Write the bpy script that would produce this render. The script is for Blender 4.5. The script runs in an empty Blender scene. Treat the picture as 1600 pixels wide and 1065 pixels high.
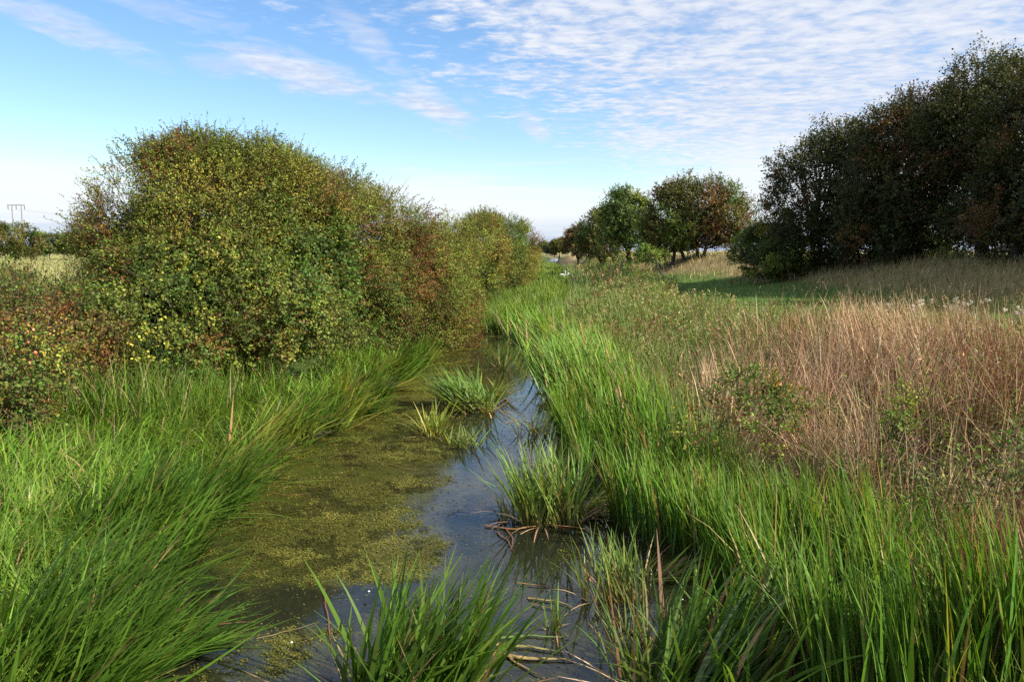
import bpy, math, numpy as np
R = math.radians
C = bpy.context.scene.collection
S = bpy.context.scene

# ------------------------------------------------------------------ camera
CAM_H, PITCH, F = 3.2, R(6.4), 1256.0          # metres, radians, focal length in pixels of the 1600 px frame
cam = bpy.data.objects.new("camera", bpy.data.cameras.new("camera"))
C.objects.link(cam)
cam.location = (0, 0, CAM_H)
cam.rotation_euler = (R(90) - PITCH, 0, 0)
cam.data.sensor_width = 36.0
cam.data.lens = F / 1600 * 36
cam.data.clip_start, cam.data.clip_end = 0.05, 9000
S.camera = cam

# ------------------------------------------------------------------ light
SUN_EL, SUN_AZ = R(37), R(114)                  # azimuth clockwise from +Y
SUN_STRENGTH, SKY_STRENGTH = 5.0, 0.100
S.view_settings.view_transform = 'Standard'
S.view_settings.look = 'None'
S.view_settings.exposure = 0.98
S.view_settings.gamma = 1.0
sl = bpy.data.lights.new("sun", 'SUN')
sl.energy, sl.angle, sl.color = SUN_STRENGTH, R(0.53), (1.0, 0.93, 0.80)
sun = bpy.data.objects.new("sun", sl)
C.objects.link(sun)
sun.rotation_euler = (R(90) - SUN_EL, 0, -SUN_AZ + math.pi)


def ray(px, py):
    x, y = (px - 800) / F, -(py - 532.5) / F
    c, s = math.cos(PITCH), math.sin(PITCH)
    return np.array([x, c + y * s, -s + y * c])


def at(px, py, d):
    """point seen in the 1600 px frame at (px, py), d metres ahead of the camera"""
    r = ray(px, py)
    return np.array([0, 0, CAM_H]) + r * (d / r[1])


def onz(px, py, z=0.0):
    r = ray(px, py)
    return np.array([0, 0, CAM_H]) + r * ((z - CAM_H) / r[2])


class NG:
    def __init__(s, nt):
        s.nt = nt

    def n(s, t, **k):
        o = s.nt.nodes.new(t)
        for a, b in k.items():
            setattr(o, a, b)
        return o

    def put(s, sock, v):
        if isinstance(v, bpy.types.NodeSocket):
            s.nt.links.new(v, sock)
        else:
            sock.default_value = v

    def m(s, op, a, b=0.0, c=0.0, clamp=False):
        o = s.n('ShaderNodeMath', operation=op, use_clamp=clamp)
        for i, v in enumerate((a, b, c)):
            s.put(o.inputs[i], v)
        return o.outputs[0]

    def ss(s, v, lo, hi):
        o = s.n('ShaderNodeMapRange', interpolation_type='SMOOTHSTEP')
        s.put(o.inputs[0], v); s.put(o.inputs[1], lo); s.put(o.inputs[2], hi)
        return o.outputs[0]

    def vec(s, x, y, z):
        o = s.n('ShaderNodeCombineXYZ')
        for i, v in enumerate((x, y, z)):
            s.put(o.inputs[i], v)
        return o.outputs[0]

    def noise(s, v, scale, detail=4.0, rough=0.55, dist=0.0):
        o = s.n('ShaderNodeTexNoise')
        if v is not None:
            s.put(o.inputs['Vector'], v)
        s.put(o.inputs['Scale'], scale); s.put(o.inputs['Detail'], detail)
        s.put(o.inputs['Roughness'], rough); s.put(o.inputs['Distortion'], dist)
        return o.outputs[0]

    def mix(s, f, a, b):
        o = s.n('ShaderNodeMix', data_type='RGBA')
        s.put(o.inputs[0], f)
        s.put(o.inputs[6], a if isinstance(a, bpy.types.NodeSocket) else (*a, 1))
        s.put(o.inputs[7], b if isinstance(b, bpy.types.NodeSocket) else (*b, 1))
        return o.outputs[2]


# ------------------------------------------------------------------ sky
W = bpy.data.worlds.new("World")
S.world = W
W.use_nodes = True
g = NG(W.node_tree)
W.node_tree.nodes.clear()
sky = g.n('ShaderNodeTexSky', sky_type='NISHITA', sun_disc=False)
sky.sun_elevation, sky.sun_rotation = SUN_EL, SUN_AZ
sky.altitude, sky.air_density, sky.dust_density, sky.ozone_density = 0, 1.0, 0.35, 1.9
tc = g.n('ShaderNodeTexCoord')
sep = g.n('ShaderNodeSeparateXYZ')
W.node_tree.links.new(tc.outputs['Generated'], sep.inputs[0])
dx, dy, dz = sep.outputs
zc = g.m('MAXIMUM', dz, 0.02)
u, v = g.m('DIVIDE', dx, zc), g.m('DIVIDE', dy, zc)
az, el = g.m('ARCTAN2', dx, dy), g.m('ARCSINE', dz)
uv = g.vec(u, v, 0.0)
# high rippled cloud sheet: its edge runs straight away to the right
big = g.noise(uv, 0.75, 3)
s_ = g.m('ADD', g.m('ADD', u, 1.0), g.m('MULTIPLY', g.m('SUBTRACT', v, 3.1), -0.31))
s_ = g.m('ADD', s_, g.m('MULTIPLY', g.m('SUBTRACT', big, 0.5), 2.4))
cover = g.ss(s_, -0.95, 1.9)
rip = g.noise(uv, 8.0, 6, 0.60, 0.3)
rip2 = g.noise(uv, 2.0, 5, 0.6, 0.5)
tex = g.m('ADD', g.m('MULTIPLY', rip, 0.58), g.m('MULTIPLY', rip2, 0.42))
thr = g.m('SUBTRACT', 0.56, g.m('MULTIPLY', cover, 0.30))
a1 = g.ss(tex, thr, g.m('ADD', thr, 0.26))
a1 = g.m('MULTIPLY', a1, g.ss(cover, 0.0, 0.3))
a1 = g.m('MULTIPLY', a1, 0.92)
# separate wisps
ae = g.vec(az, el, 0.0)
wt = g.noise(g.vec(g.m('ADD', g.m('MULTIPLY', az, 14.0), g.m('MULTIPLY', el, 22.0)), g.m('MULTIPLY', el, 60.0), 3.0), 1.0, 7, 0.62, 0.8)
alpha = a1
for (px, py, L, Wd, rot, st) in ((110, 45, .12, .018, -17, .6), (460, 110, .12, .026, -12, .85), (675, 165, .065, .024, -30, .95),
                                 (838, 200, .034, .016, -42, .75), (570, 60, .08, .02, -38, .5), (250, 12, .10, .014, -8, .35),
                                 (735, 155, .02, .01, -20, .5), (350, 100, .05, .018, 0, .5),
                                 (690, 283, .09, .012, 0, .55), (1000, 230, .06, .02, -10, .4)):
    r = ray(px, py)
    A0, E0 = math.atan2(r[0], r[1]), math.atan2(r[2], math.hypot(r[0], r[1]))
    ca, sa = math.cos(R(rot)), math.sin(R(rot))
    da, de = g.m('SUBTRACT', az, A0), g.m('SUBTRACT', el, E0)
    p = g.m('DIVIDE', g.m('ADD', g.m('MULTIPLY', da, ca), g.m('MULTIPLY', de, sa)), L)
    q = g.m('DIVIDE', g.m('SUBTRACT', g.m('MULTIPLY', de, ca), g.m('MULTIPLY', da, sa)), Wd)
    rr = g.m('ADD', g.m('MULTIPLY', p, p), g.m('MULTIPLY', q, q))
    k = g.m('SUBTRACT', 1.0, rr)
    w_ = g.ss(g.m('ADD', g.m('MULTIPLY', g.m('MINIMUM', k, 1.0), 0.30), wt), 0.48, 0.86)
    alpha = g.m('MAXIMUM', alpha, g.m('MULTIPLY', w_, st))
# bank of cloud low over the horizon
hb = g.noise(g.vec(g.m('MULTIPLY', az, 3.2), g.m('MULTIPLY', el, 52.0), 1.7), 1.0, 6, 0.6, 0.5)
hh = g.m('ADD', el, g.m('MULTIPLY', g.m('SUBTRACT', hb, 0.5), 0.16))
low = g.ss(hh, 0.100, 0.066)
low = g.m('MULTIPLY', low, 0.88)
alpha = g.m('MAXIMUM', alpha, low)
band = g.ss(g.m('ADD', el, g.m('MULTIPLY', g.m('SUBTRACT', hb, 0.5), 0.08)), -0.012, 0.058)
ccol = g.mix(band, (0.44, 0.54, 0.80), (0.88, 0.92, 0.98))
shade = g.ss(g.m('MULTIPLY', el, -1.0), -0.16, -0.09)
high = g.mix(g.ss(tex, 0.40, 0.66), (0.60, 0.68, 0.86), (0.86, 0.88, 0.93))
ccol = g.mix(shade, high, ccol)
bg1, bg2 = g.n('ShaderNodeBackground'), g.n('ShaderNodeBackground')
hs = g.n('ShaderNodeHueSaturation')
g.put(hs.inputs['Saturation'], 1.20); g.put(hs.inputs['Hue'], 0.504); g.put(hs.inputs['Color'], sky.outputs[0])
g.put(bg1.inputs[0], hs.outputs[0]); bg1.inputs[1].default_value = SKY_STRENGTH
g.put(bg2.inputs[0], ccol); bg2.inputs[1].default_value = 0.54
mx, out = g.n('ShaderNodeMixShader'), g.n('ShaderNodeOutputWorld')
g.put(mx.inputs[0], alpha); g.put(mx.inputs[1], bg1.outputs[0]); g.put(mx.inputs[2], bg2.outputs[0])
g.put(out.inputs[0], mx.outputs[0])

S.cycles.use_denoising = False
S.cycles.max_bounces = 6
S.cycles.diffuse_bounces = 3
S.cycles.glossy_bounces = 3
S.cycles.transmission_bounces = 4
S.cycles.sample_clamp_indirect = 4.0


# ------------------------------------------------------------------ numeric helpers
def sstep(x, a, b):
    t = np.clip((np.asarray(x, float) - a) / (b - a), 0, 1)
    return t * t * (3 - 2 * t)


def vnoise(p, seed=0):
    p = np.asarray(p, float)
    i = np.floor(p).astype(np.int64)
    f = p - i
    f = f * f * (3 - 2 * f)
    r = 0
    for k in range(8):
        o = np.array([k & 1, (k >> 1) & 1, k >> 2])
        c = i + o
        h = (c[..., 0] * 374761393 + c[..., 1] * 668265263 + c[..., 2] * 2147483647 + seed * 974711) & 0xffffffff
        h = ((h ^ (h >> 13)) * 1274126177) & 0xffffffff
        h = (h ^ (h >> 16)) & 0xffff
        w = np.prod(np.where(o, f, 1 - f), axis=-1)
        r = r + w * (h / 32767.5 - 1)
    return r


def n2(x, y, s, seed=0):
    return vnoise(np.stack([np.asarray(x) * s, np.asarray(y) * s, np.zeros_like(np.asarray(x, float)) + .5], -1), seed)


def unit(a):
    return a / np.maximum(np.linalg.norm(a, axis=-1, keepdims=True), 1e-9)


rng = np.random.default_rng(7)

# ------------------------------------------------------------------ banks of the stream
LE = [onz(*p) for p in ((190, 1090), (245, 950), (275, 870), (335, 800), (425, 720), (545, 660), (635, 590), (680, 550), (718, 515))]
RE = [onz(*p) for p in ((1250, 1110), (1170, 965), (1120, 930), (1100, 890), (985, 840), (935, 780), (885, 700), (862, 640), (836, 590), (826, 560), (790, 522))]
LY = np.array([-20, 3] + [p[1] for p in LE] + [43, 76, 110, 190, 400])
LX = np.array([-2.7, -2.6] + [p[0] for p in LE] + [-1.6, 2.2, 4.4, 7.4, 20])
RY = np.array([-20, 3] + [p[1] for p in RE] + [43, 76, 110, 190, 400])
RX = np.array([2.0, 2.0] + [p[0] for p in RE] + [2.4, 5.2, 7.0, 9.6, 24])
xl = lambda y: np.interp(y, LY, LX)
xr = lambda y: np.interp(y, RY, RX)
MY = np.array([0, 20, 35, 42, 65, 90, 130, 170, 240, 400])
MX = np.array([21, 20.5, 19.3, 19, 14.8, 11.5, 12.8, 14.5, 17, 30])
xm = lambda y: np.interp(y, MY, MX)


def ground_z(x, y):
    x, y = np.asarray(x, float), np.asarray(y, float)
    a, b = xl(y) - x, x - xr(y)
    z = np.full(np.broadcast(x, y).shape, -0.45)
    zl = 0.02 + 0.38 * sstep(a, 0, 1.2) + 0.5 * sstep(a, 1.0, 5) + 0.35 * sstep(a, 6, 16)
    zr = 0.02 + 0.28 * sstep(b, 0, 1.6) + (1.12 - .30 * sstep(y, 14, 24)) * sstep(b, 1.5, 5.5) - (.12 - .30 * sstep(y, 14, 24)) * sstep(b, 6, 10)
    m = (x - xm(y))
    fade = 1 - sstep(y, 110, 200)
    lump = 1 + 0.40 * n2(x, y, 0.13, 5) + 0.18 * n2(x, y, 0.4, 6)
    zr = zr + 1.45 * np.exp(-(m / 3.6) ** 2) * lump * fade * sstep(y, 8, 22) * sstep(b, 2, 6)
    bump = 0.06 * n2(x, y, 0.8, 1) + 0.03 * n2(x, y, 2.6, 2)
    z = np.where(a > -0.3, np.maximum(z, -0.45 + (0.47) * sstep(a, -0.3, 0.0) + np.where(a > 0, zl - 0.02 + bump * sstep(a, 0, .6), 0)), z)
    z = np.where(b > -0.3, np.maximum(z, -0.45 + (0.47) * sstep(b, -0.3, 0.0) + np.where(b > 0, zr - 0.02 + bump * sstep(b, 0, .6), 0)), z)
    return z


# ------------------------------------------------------------------ mesh helpers
def mesh_obj(name, V, Fq, cols=None, mat=None, parent=None, base=None, smooth=True):
    V = np.asarray(V, np.float32)
    if base is not None:
        V = V - np.asarray(base, np.float32)
    Fq = np.asarray(Fq, np.int32)
    me = bpy.data.meshes.new(name)
    me.vertices.add(len(V)); me.vertices.foreach_set('co', V.ravel())
    k = Fq.shape[1]
    me.loops.add(Fq.size); me.loops.foreach_set('vertex_index', Fq.ravel())
    me.polygons.add(len(Fq)); me.polygons.foreach_set('loop_start', np.arange(0, Fq.size, k, dtype=np.int32))
    me.polygons.foreach_set('use_smooth', np.full(len(Fq), smooth))
    if cols is not None:
        c = np.ones((len(V), 4), np.float32); c[:, :3] = np.clip(cols, 0, 1)
        at_ = me.attributes.new("Col", 'FLOAT_COLOR', 'POINT'); at_.data.foreach_set('color', c.ravel())
    me.update(calc_edges=True)
    if mat:
        me.materials.append(mat)
    o = bpy.data.objects.new(name, me)
    C.objects.link(o)
    if parent is not None:
        o.parent = parent
    return o


def merge(parts):
    V, Fq, Cc, n = [], [], [], 0
    for v, f, c in parts:
        V.append(v); Fq.append(f + n); Cc.append(c); n += len(v)
    return np.concatenate(V), np.concatenate(Fq), np.concatenate(Cc)


def tag(o, label=None, cat=None, group=None, kind=None):
    for k, v_ in (('label', label), ('category', cat), ('group', group), ('kind', kind)):
        if v_:
            o[k] = v_
    return o


def empty(name, loc, label, cat, group=None):
    o = bpy.data.objects.new(name, None)
    o.empty_display_size = 0.3
    C.objects.link(o)
    o.location = [float(q) for q in loc]
    return tag(o, label, cat, group)


def blades(base, head, length, width, lean, curve, cb, ct, segs=4, twist=0.9, prof=2.6):
    """flat tapering leaf blades that bend over; all arguments per blade"""
    N, k = len(base), segs
    t = np.linspace(0, 1, k + 1)
    tm = (t[1:] + t[:-1]) / 2
    th = np.clip(lean[:, None] + curve[:, None] * tm ** 1.4, -2.8, 2.8)
    ds = (length / k)[:, None]
    r = np.concatenate([np.zeros((N, 1)), np.cumsum(np.sin(th) * ds, 1)], 1)
    z = np.concatenate([np.zeros((N, 1)), np.cumsum(np.cos(th) * ds, 1)], 1)
    P = np.stack([base[:, None, 0] + r * np.cos(head)[:, None], base[:, None, 1] + r * np.sin(head)[:, None], base[:, None, 2] + z], -1)
    wa = head + np.pi / 2 + rng.uniform(-twist, twist, N)
    wd = np.stack([np.cos(wa), np.sin(wa), np.zeros(N)], -1)[:, None, :]
    pr = (1 - t ** prof) * (0.65 + 0.35 * np.minimum(t * 4, 1)); pr[-1] = 0.04
    h = (width[:, None] * pr[None] / 2)[..., None]
    V = np.stack([P - wd * h, P + wd * h], 2).reshape(-1, 3)
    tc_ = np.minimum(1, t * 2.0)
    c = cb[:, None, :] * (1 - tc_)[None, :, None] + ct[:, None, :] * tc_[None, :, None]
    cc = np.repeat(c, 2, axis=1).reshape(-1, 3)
    b0 = (np.arange(N) * 2 * (k + 1))[:, None] + (np.arange(k) * 2)[None]
    Fq = np.stack([b0, b0 + 1, b0 + 3, b0 + 2], -1).reshape(-1, 4)
    return V, Fq, cc


def leaves(p, axis, nrm, size, wid, cols):
    """folded diamond leaves"""
    a = unit(axis); b = unit(np.cross(nrm, a)); n = np.cross(a, b)
    s = size[:, None]; w = (size * wid)[:, None] / 2
    V = np.stack([p, p + a * s * .45 + b * w + n * s * .10, p + a * s, p + a * s * .45 - b * w + n * s * .10], 1).reshape(-1, 3)
    Fq = np.arange(len(p) * 4).reshape(-1, 4)
    return V, Fq, np.repeat(cols, 4, 0)


def sprays(p, d, L, nleaf, lsize, cols, droop=0.15, wid=0.75, upn=0.8, twig=0.010, twigcol=(.07, .05, .035), spread=0.75, alt=None, altp=0.0, out=None):
    N = len(p)
    d = unit(d)
    t = (np.arange(nleaf) + rng.uniform(0, 1, (N, nleaf))) / nleaf
    dr = np.array([0, 0, -1.0]) * droop
    P = p[:, None] + d[:, None] * (L[:, None] * t)[..., None] + dr * ((L[:, None] * t ** 2))[..., None]
    P = (P + rng.normal(0, lsize * .35, P.shape)).reshape(-1, 3)
    D = np.repeat(d, nleaf, 0)
    ax = D * 0.5 + rng.normal(0, spread, P.shape)
    nr = rng.normal(0, .6, P.shape) + np.array([0, 0, upn]) + D * 0.3 if out is None else rng.normal(0, .34, P.shape) + np.array([0, 0, .5]) + .75 * np.repeat(out, nleaf, 0)
    cl = np.repeat(cols, nleaf, 0) * np.exp(rng.normal(0, .15, (len(P), 1))) * np.exp(rng.normal(0, .04, (len(P), 3)))
    if alt is not None:
        k = rng.random(len(P)) < altp
        cl[k] = np.array(alt)[rng.integers(0, len(alt), k.sum())] * np.exp(rng.normal(0, .25, (k.sum(), 1)))
    parts = [leaves(P, ax, nr, lsize * rng.uniform(.6, 1.25, len(P)), wid, cl)]
    if twig:
        side = unit(np.cross(d, rng.normal(0, 1, d.shape))) * twig / 2
        q0, q1 = p - d * 0.15 * L[:, None], p + d * L[:, None] * .5 + dr * (L * .25)[:, None]
        q2 = p + d * L[:, None] + dr * L[:, None]
        V = np.stack([q0 - side, q0 + side, q1 - side * .7, q1 + side * .7, q2 - side * .3, q2 + side * .3], 1).reshape(-1, 3)
        b0 = np.arange(N)[:, None] * 6
        Fq = np.concatenate([b0 + [0, 1, 3, 2], b0 + [2, 3, 5, 4]])
        parts.append((V, Fq, np.tile(np.array(twigcol), (len(V), 1)) * rng.uniform(.7, 1.4, (len(V), 1))))
    return merge(parts)


def tube(pts, rad, sides=7, col=(.06, .05, .04)):
    pts = np.asarray(pts, float); rad = np.asarray(rad, float)
    tn = unit(np.gradient(pts, axis=0))
    ref = np.where(np.abs(tn[:, 2:3]) > .9, np.array([[1., 0, 0]]), np.array([[0, 0, 1.]]))
    a = unit(np.cross(tn, ref)); b = np.cross(tn, a)
    ang = np.linspace(0, 2 * np.pi, sides, endpoint=False)
    V = (pts[:, None] + rad[:, None, None] * (np.cos(ang)[None, :, None] * a[:, None] + np.sin(ang)[None, :, None] * b[:, None])).reshape(-1, 3)
    n = len(pts)
    i, j = np.meshgrid(np.arange(n - 1), np.arange(sides), indexing='ij')
    Fq = np.stack([i * sides + j, i * sides + (j + 1) % sides, (i + 1) * sides + (j + 1) % sides, (i + 1) * sides + j], -1).reshape(-1, 4)
    return V, Fq, np.tile(np.array(col), (len(V), 1))


def limb(p0, p1, r0, r1, n=7, wob=0.12, sag=0.0, col=(.06, .05, .04)):
    t = np.linspace(0, 1, n)[:, None]
    L = np.linalg.norm(np.asarray(p1) - p0)
    w = np.cumsum(rng.normal(0, wob * L / n, (n, 3)), 0) * np.sin(t * np.pi)
    pts = np.asarray(p0) * (1 - t) + np.asarray(p1) * t + w
    pts[:, 2] += sag * L * np.sin(t[:, 0] * np.pi)
    return tube(pts, np.linspace(r0, r1, n), 7, col)


# ------------------------------------------------------------------ materials
def foliage_mat(name, rough=0.5, spec=0.3, trans=0.3, tint=(1.15, 1.15, 0.6)):
    m = bpy.data.materials.new(name); m.use_nodes = True
    nt = m.node_tree; nt.nodes.clear(); g = NG(nt)
    at_ = g.n('ShaderNodeAttribute', attribute_name="Col")
    geo = g.n('ShaderNodeNewGeometry')
    vn = g.noise(geo.outputs['Position'], 9.0, 3)
    hv = g.n('ShaderNodeHueSaturation')
    g.put(hv.inputs['Value'], g.m('ADD', 0.75, g.m('MULTIPLY', vn, 0.5))); g.put(hv.inputs['Color'], at_.outputs[0])
    b = g.n('ShaderNodeBsdfPrincipled')
    g.put(b.inputs['Base Color'], hv.outputs[0])
    b.inputs['Roughness'].default_value = rough; b.inputs['Specular IOR Level'].default_value = spec
    o = g.n('ShaderNodeOutputMaterial')
    if trans:
        t = g.n('ShaderNodeBsdfTranslucent'); mm = g.n('ShaderNodeVectorMath', operation='MULTIPLY')
        g.put(mm.inputs[0], hv.outputs[0]); mm.inputs[1].default_value = tint
        g.put(t.inputs[0], mm.outputs[0])
        x = g.n('ShaderNodeMixShader'); x.inputs[0].default_value = trans
        g.put(x.inputs[1], b.outputs[0]); g.put(x.inputs[2], t.outputs[0]); g.put(o.inputs[0], x.outputs[0])
    else:
        g.put(o.inputs[0], b.outputs[0])
    return m


M_LEAF = foliage_mat("hawthorn_leaf", .55, .22, .30, (1.25, 1.15, .5))
M_BLADE = foliage_mat("reed_blade", .5, .2, .40, (1.25, 1.2, .5))
M_GRASS = foliage_mat("grass_blade", .55, .18, .42, (1.25, 1.2, .5))
M_DRY = foliage_mat("dry_stalk", .7, .2, .2, (1.05, 1.0, .8))
M_BARK = foliage_mat("bark", .85, .1, 0)
M_BERRY = foliage_mat("berry", .35, .5, 0)
M_WHITE = foliage_mat("white_feather", .7, .2, 0)


def ground_mat():
    m = bpy.data.materials.new("earth_and_turf"); m.use_nodes = True
    g = NG(m.node_tree); b = m.node_tree.nodes['Principled BSDF']
    at_ = g.n('ShaderNodeAttribute', attribute_name="Col")
    geo = g.n('ShaderNodeNewGeometry')
    n1 = g.noise(geo.outputs['Position'], 1.3, 8, .65); n3 = g.noise(geo.outputs['Position'], 14, 5, .7)
    hv = g.n('ShaderNodeHueSaturation')
    g.put(hv.inputs['Value'], g.m('ADD', 0.35, g.m('ADD', g.m('MULTIPLY', n1, .65), g.m('MULTIPLY', n3, .65))))
    g.put(hv.inputs['Color'], at_.outputs[0]); g.put(b.inputs['Base Color'], hv.outputs[0])
    b.inputs['Roughness'].default_value = .95; b.inputs['Specular IOR Level'].default_value = .1
    bp = g.n('ShaderNodeBump'); bp.inputs['Strength'].default_value = .8; bp.inputs['Distance'].default_value = .06
    g.put(bp.inputs['Height'], n3); g.put(b.inputs['Normal'], bp.outputs[0])
    return m


def water_mat():
    m = bpy.data.materials.new("stream_water"); m.use_nodes = True
    g = NG(m.node_tree); b = m.node_tree.nodes['Principled BSDF']; nt = m.node_tree
    at_ = g.n('ShaderNodeAttribute', attribute_name="Col")
    sp = g.n('ShaderNodeSeparateColor'); g.put(sp.inputs[0], at_.outputs[0])
    geo = g.n('ShaderNodeNewGeometry'); P = geo.outputs['Position']
    nA = g.noise(P, 1.5, 8, .68, .9); nB = g.noise(P, 6.0, 8, .74, .9); nC = g.noise(P, 34.0, 5, .8, .4)
    tex = g.m('ADD', g.m('ADD', g.m('MULTIPLY', nA, .42), g.m('MULTIPLY', nB, .36)), g.m('MULTIPLY', nC, .22))
    thr = g.m('SUBTRACT', 0.80, g.m('MULTIPLY', sp.outputs[0], 0.46))
    mask = g.ss(tex, g.m('SUBTRACT', thr, 0.10), g.m('ADD', thr, 0.08))
    # peaty water with weed just under its surface
    wc = g.mix(g.ss(nC, .40, .62), (.022, .026, .005), (.075, .078, .015))
    g.put(b.inputs['Base Color'], g.mix(g.m('MULTIPLY', mask, .85), g.mix(nA, (.008, .010, .008), (.016, .017, .009)), wc))
    g.put(b.inputs['Roughness'], g.m('ADD', .03, g.m('MULTIPLY', mask, .12)))
    b.inputs['IOR'].default_value = 1.36; b.inputs['Specular IOR Level'].default_value = .7
    bq = g.n('ShaderNodeBump'); bq.inputs['Strength'].default_value = .12; bq.inputs['Distance'].default_value = .01
    g.put(bq.inputs['Height'], g.noise(P, 5.0, 3)); g.put(b.inputs['Normal'], bq.outputs[0])
    return m


# ------------------------------------------------------------------ ground and water
def axis(dense, lo, hi, far_lo, far_hi, grow=1.22):
    a = list(np.arange(lo, hi + 1e-6, dense))
    s = dense
    while a[-1] < far_hi:
        s *= grow; a.append(a[-1] + s)
    s = dense
    while a[0] > far_lo:
        s *= grow; a.insert(0, a[0] - s)
    return np.array(a)


gx = axis(.22, -12, 24, -2500, 2500)
gy = axis(.28, 2, 48, -25, 5000, 1.06)
X, Y = np.meshgrid(gx, gy, indexing='xy')
Z = ground_z(X, Y)
nx, ny = len(gx), len(gy)
idx = np.arange(nx * ny).reshape(ny, nx)
Fq = np.stack([idx[:-1, :-1], idx[:-1, 1:], idx[1:, 1:], idx[1:, :-1]], -1).reshape(-1, 4)
aL, bR, mR = xl(Y) - X, X - xr(Y), np.abs(X - xm(Y))
col = np.zeros((ny, nx, 3)); col[:] = (.045, .040, .022)                      # stream mud
def zone(mask, c):
    global col
    mask = np.clip(mask, 0, 1)[..., None]
    col = col * (1 - mask) + np.array(c) * mask
nz = n2(X, Y, .5, 3) * .5 + n2(X, Y, 1.7, 4) * .5
zone(sstep(aL, .2, 1), (.050, .075, .018))
zone(sstep(aL, 6, 12), (.25, .25, .085))
zone(sstep(aL, 8, 14) * sstep(n2(X, Y, .05, 9), -.1, .5) * .7, (.17, .21, .06))
zone(sstep(bR, .2, 1.2), (.06, .065, .022))
zone(sstep(bR + nz, 1.6, 3.0), (.085, .060, .032))
zone(sstep(bR + nz, 6.0, 7.2) * (1 - sstep(Y, 110, 150)), (.085, .14, .03))
zone(sstep(5.2 - mR + nz * 1.3, 0, 1.6) * sstep(bR, 2, 6), (.27, .205, .095))
zone(sstep(bR, 14, 18) * (X > xm(Y)), (.10, .13, .035))
zone(sstep(Y, 300, 500), (.30, .26, .12))
ground = mesh_obj("ground", np.stack([X, Y, Z], -1).reshape(-1, 3), Fq, col.reshape(-1, 3), ground_mat())
tag(ground, kind='structure')

wy = np.concatenate([np.arange(-20, 36, .2), np.arange(36, 320, 1.5)])
wt_ = np.linspace(0, 1, 40)
WX = (xl(wy) - 1.0)[:, None] * (1 - wt_) + (xr(wy) + 1.0)[:, None] * wt_
WY = np.repeat(wy[:, None], 40, 1)
BLOBS = [(480, 850, 1.0, 1.6, .28), (600, 780, 1.0, 2.0, .25), (640, 880, .75, .8, .30), (440, 1010, .6, .6, .30), (560, 900, .6, .5, .25), (540, 935, .8, .35, -.45), (430, 965, .3, .3, -.3), (470, 1040, .6, .4, .15), (770, 690, .55, 4.5, -.34), (800, 880, .7, 1.1, -.46), (760, 800, .35, 1.2, -.18), (815, 600, .35, 4.0, -.35), (850, 620, .25, 3.0, .2), (775, 555, .6, 7.0, -.30), (860, 1000, .5, .9, .22), (1080, 910, .5, .8, .6), (760, 760, .35, .6, .3), (650, 620, .7, 3, .22), (980, 1000, .5, .7, .0), (710, 960, .5, .4, -.1), (700, 720, .5, 1.6, .1)]
def weed_cover(x, y):
    """share of the surface under floating weed"""
    cov = 0.42 + 0.10 * n2(x, y, .6, 21)
    rel = (x - xl(y)) / (xr(y) - xl(y))
    cov = cov + 0.24 * (1 - sstep(rel, .15, .62)) * sstep(y, 7.4, 8.4)
    for (px, py, rx, ry, amt) in BLOBS:
        p = onz(px, py)
        cov = cov + amt * np.exp(-(((x - p[0]) / rx) ** 2 + ((y - p[1]) / ry) ** 2))
    return np.clip(cov, 0, 1)
cov = weed_cover(WX, WY)
widx = np.arange(WX.size).reshape(WX.shape)
WF = np.stack([widx[:-1, :-1], widx[:-1, 1:], widx[1:, 1:], widx[1:, :-1]], -1).reshape(-1, 4)
water = mesh_obj("water", np.stack([WX, WY, np.zeros_like(WX)], -1).reshape(-1, 3), WF, np.repeat(cov.reshape(-1, 1), 3, 1), water_mat())
tag(water, kind='structure')


# ------------------------------------------------------------------ scattered low growth
def scatter(n, y0, y1, fn):
    """n points, log-even in distance, kept where fn(x, y) > random; only the visible fan plus a margin"""
    y = np.exp(rng.uniform(np.log(y0), np.log(y1), n))
    x = rng.uniform(-1, 1, n) * (0.70 * y + 2.2)
    k = rng.random(n) < fn(x, y) * (0.70 * y + 2.2) / (0.70 * y1 + 2.2) * 0 + (rng.random(n) < fn(x, y))
    k = k > 0
    x, y = x[k], y[k]
    return np.stack([x, y, ground_z(x, y) - .02], -1)


def pick(cols, n, jit=.2):
    cols = np.array(cols)
    return cols[rng.integers(0, len(cols), n)] * np.exp(rng.normal(0, jit, (n, 1))) * np.exp(rng.normal(0, .07, (n, 3)))


def U(a, b, n):
    return rng.uniform(a, b, n)


# the floating weed itself: little flat leaves in rafts with torn edges
y_ = np.exp(U(np.log(4.8), np.log(34), 900000)); x_ = xl(y_) - .3 + U(0, 1, len(y_)) * (xr(y_) - xl(y_) + .5)
fr = .42 * n2(x_, y_, 1.3, 61) + .34 * n2(x_, y_, 3.4, 62) + .26 * n2(x_, y_, 9.0, 63) + .2 * n2(x_, y_, 24.0, 64)
wv_ = fr * .80 + weed_cover(x_, y_) + .12 * n2(x_, y_, 60.0, 68)
k = rng.random(len(y_)) < np.maximum(.85 * sstep(wv_, .52, 1.0) ** 1.3, .014)
x_, y_, fr = x_[k], y_[k], fr[k]
N = len(x_); a_ = U(0, 6.28, N); f_ = np.maximum(1, y_ / 7)
pw = np.stack([x_, y_, U(.003, .012, N)], -1)
cw = pick([(.13, .125, .022), (.17, .165, .035), (.10, .115, .018), (.20, .185, .045)], N) * (1 + .5 * n2(x_, y_, 2.2, 65))[:, None]
k = n2(x_, y_, 4.0, 66) + .7 * n2(x_, y_, 11.0, 67) + .5 * n2(x_, y_, 27.0, 69) > .25; cw[k] *= .42
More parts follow.
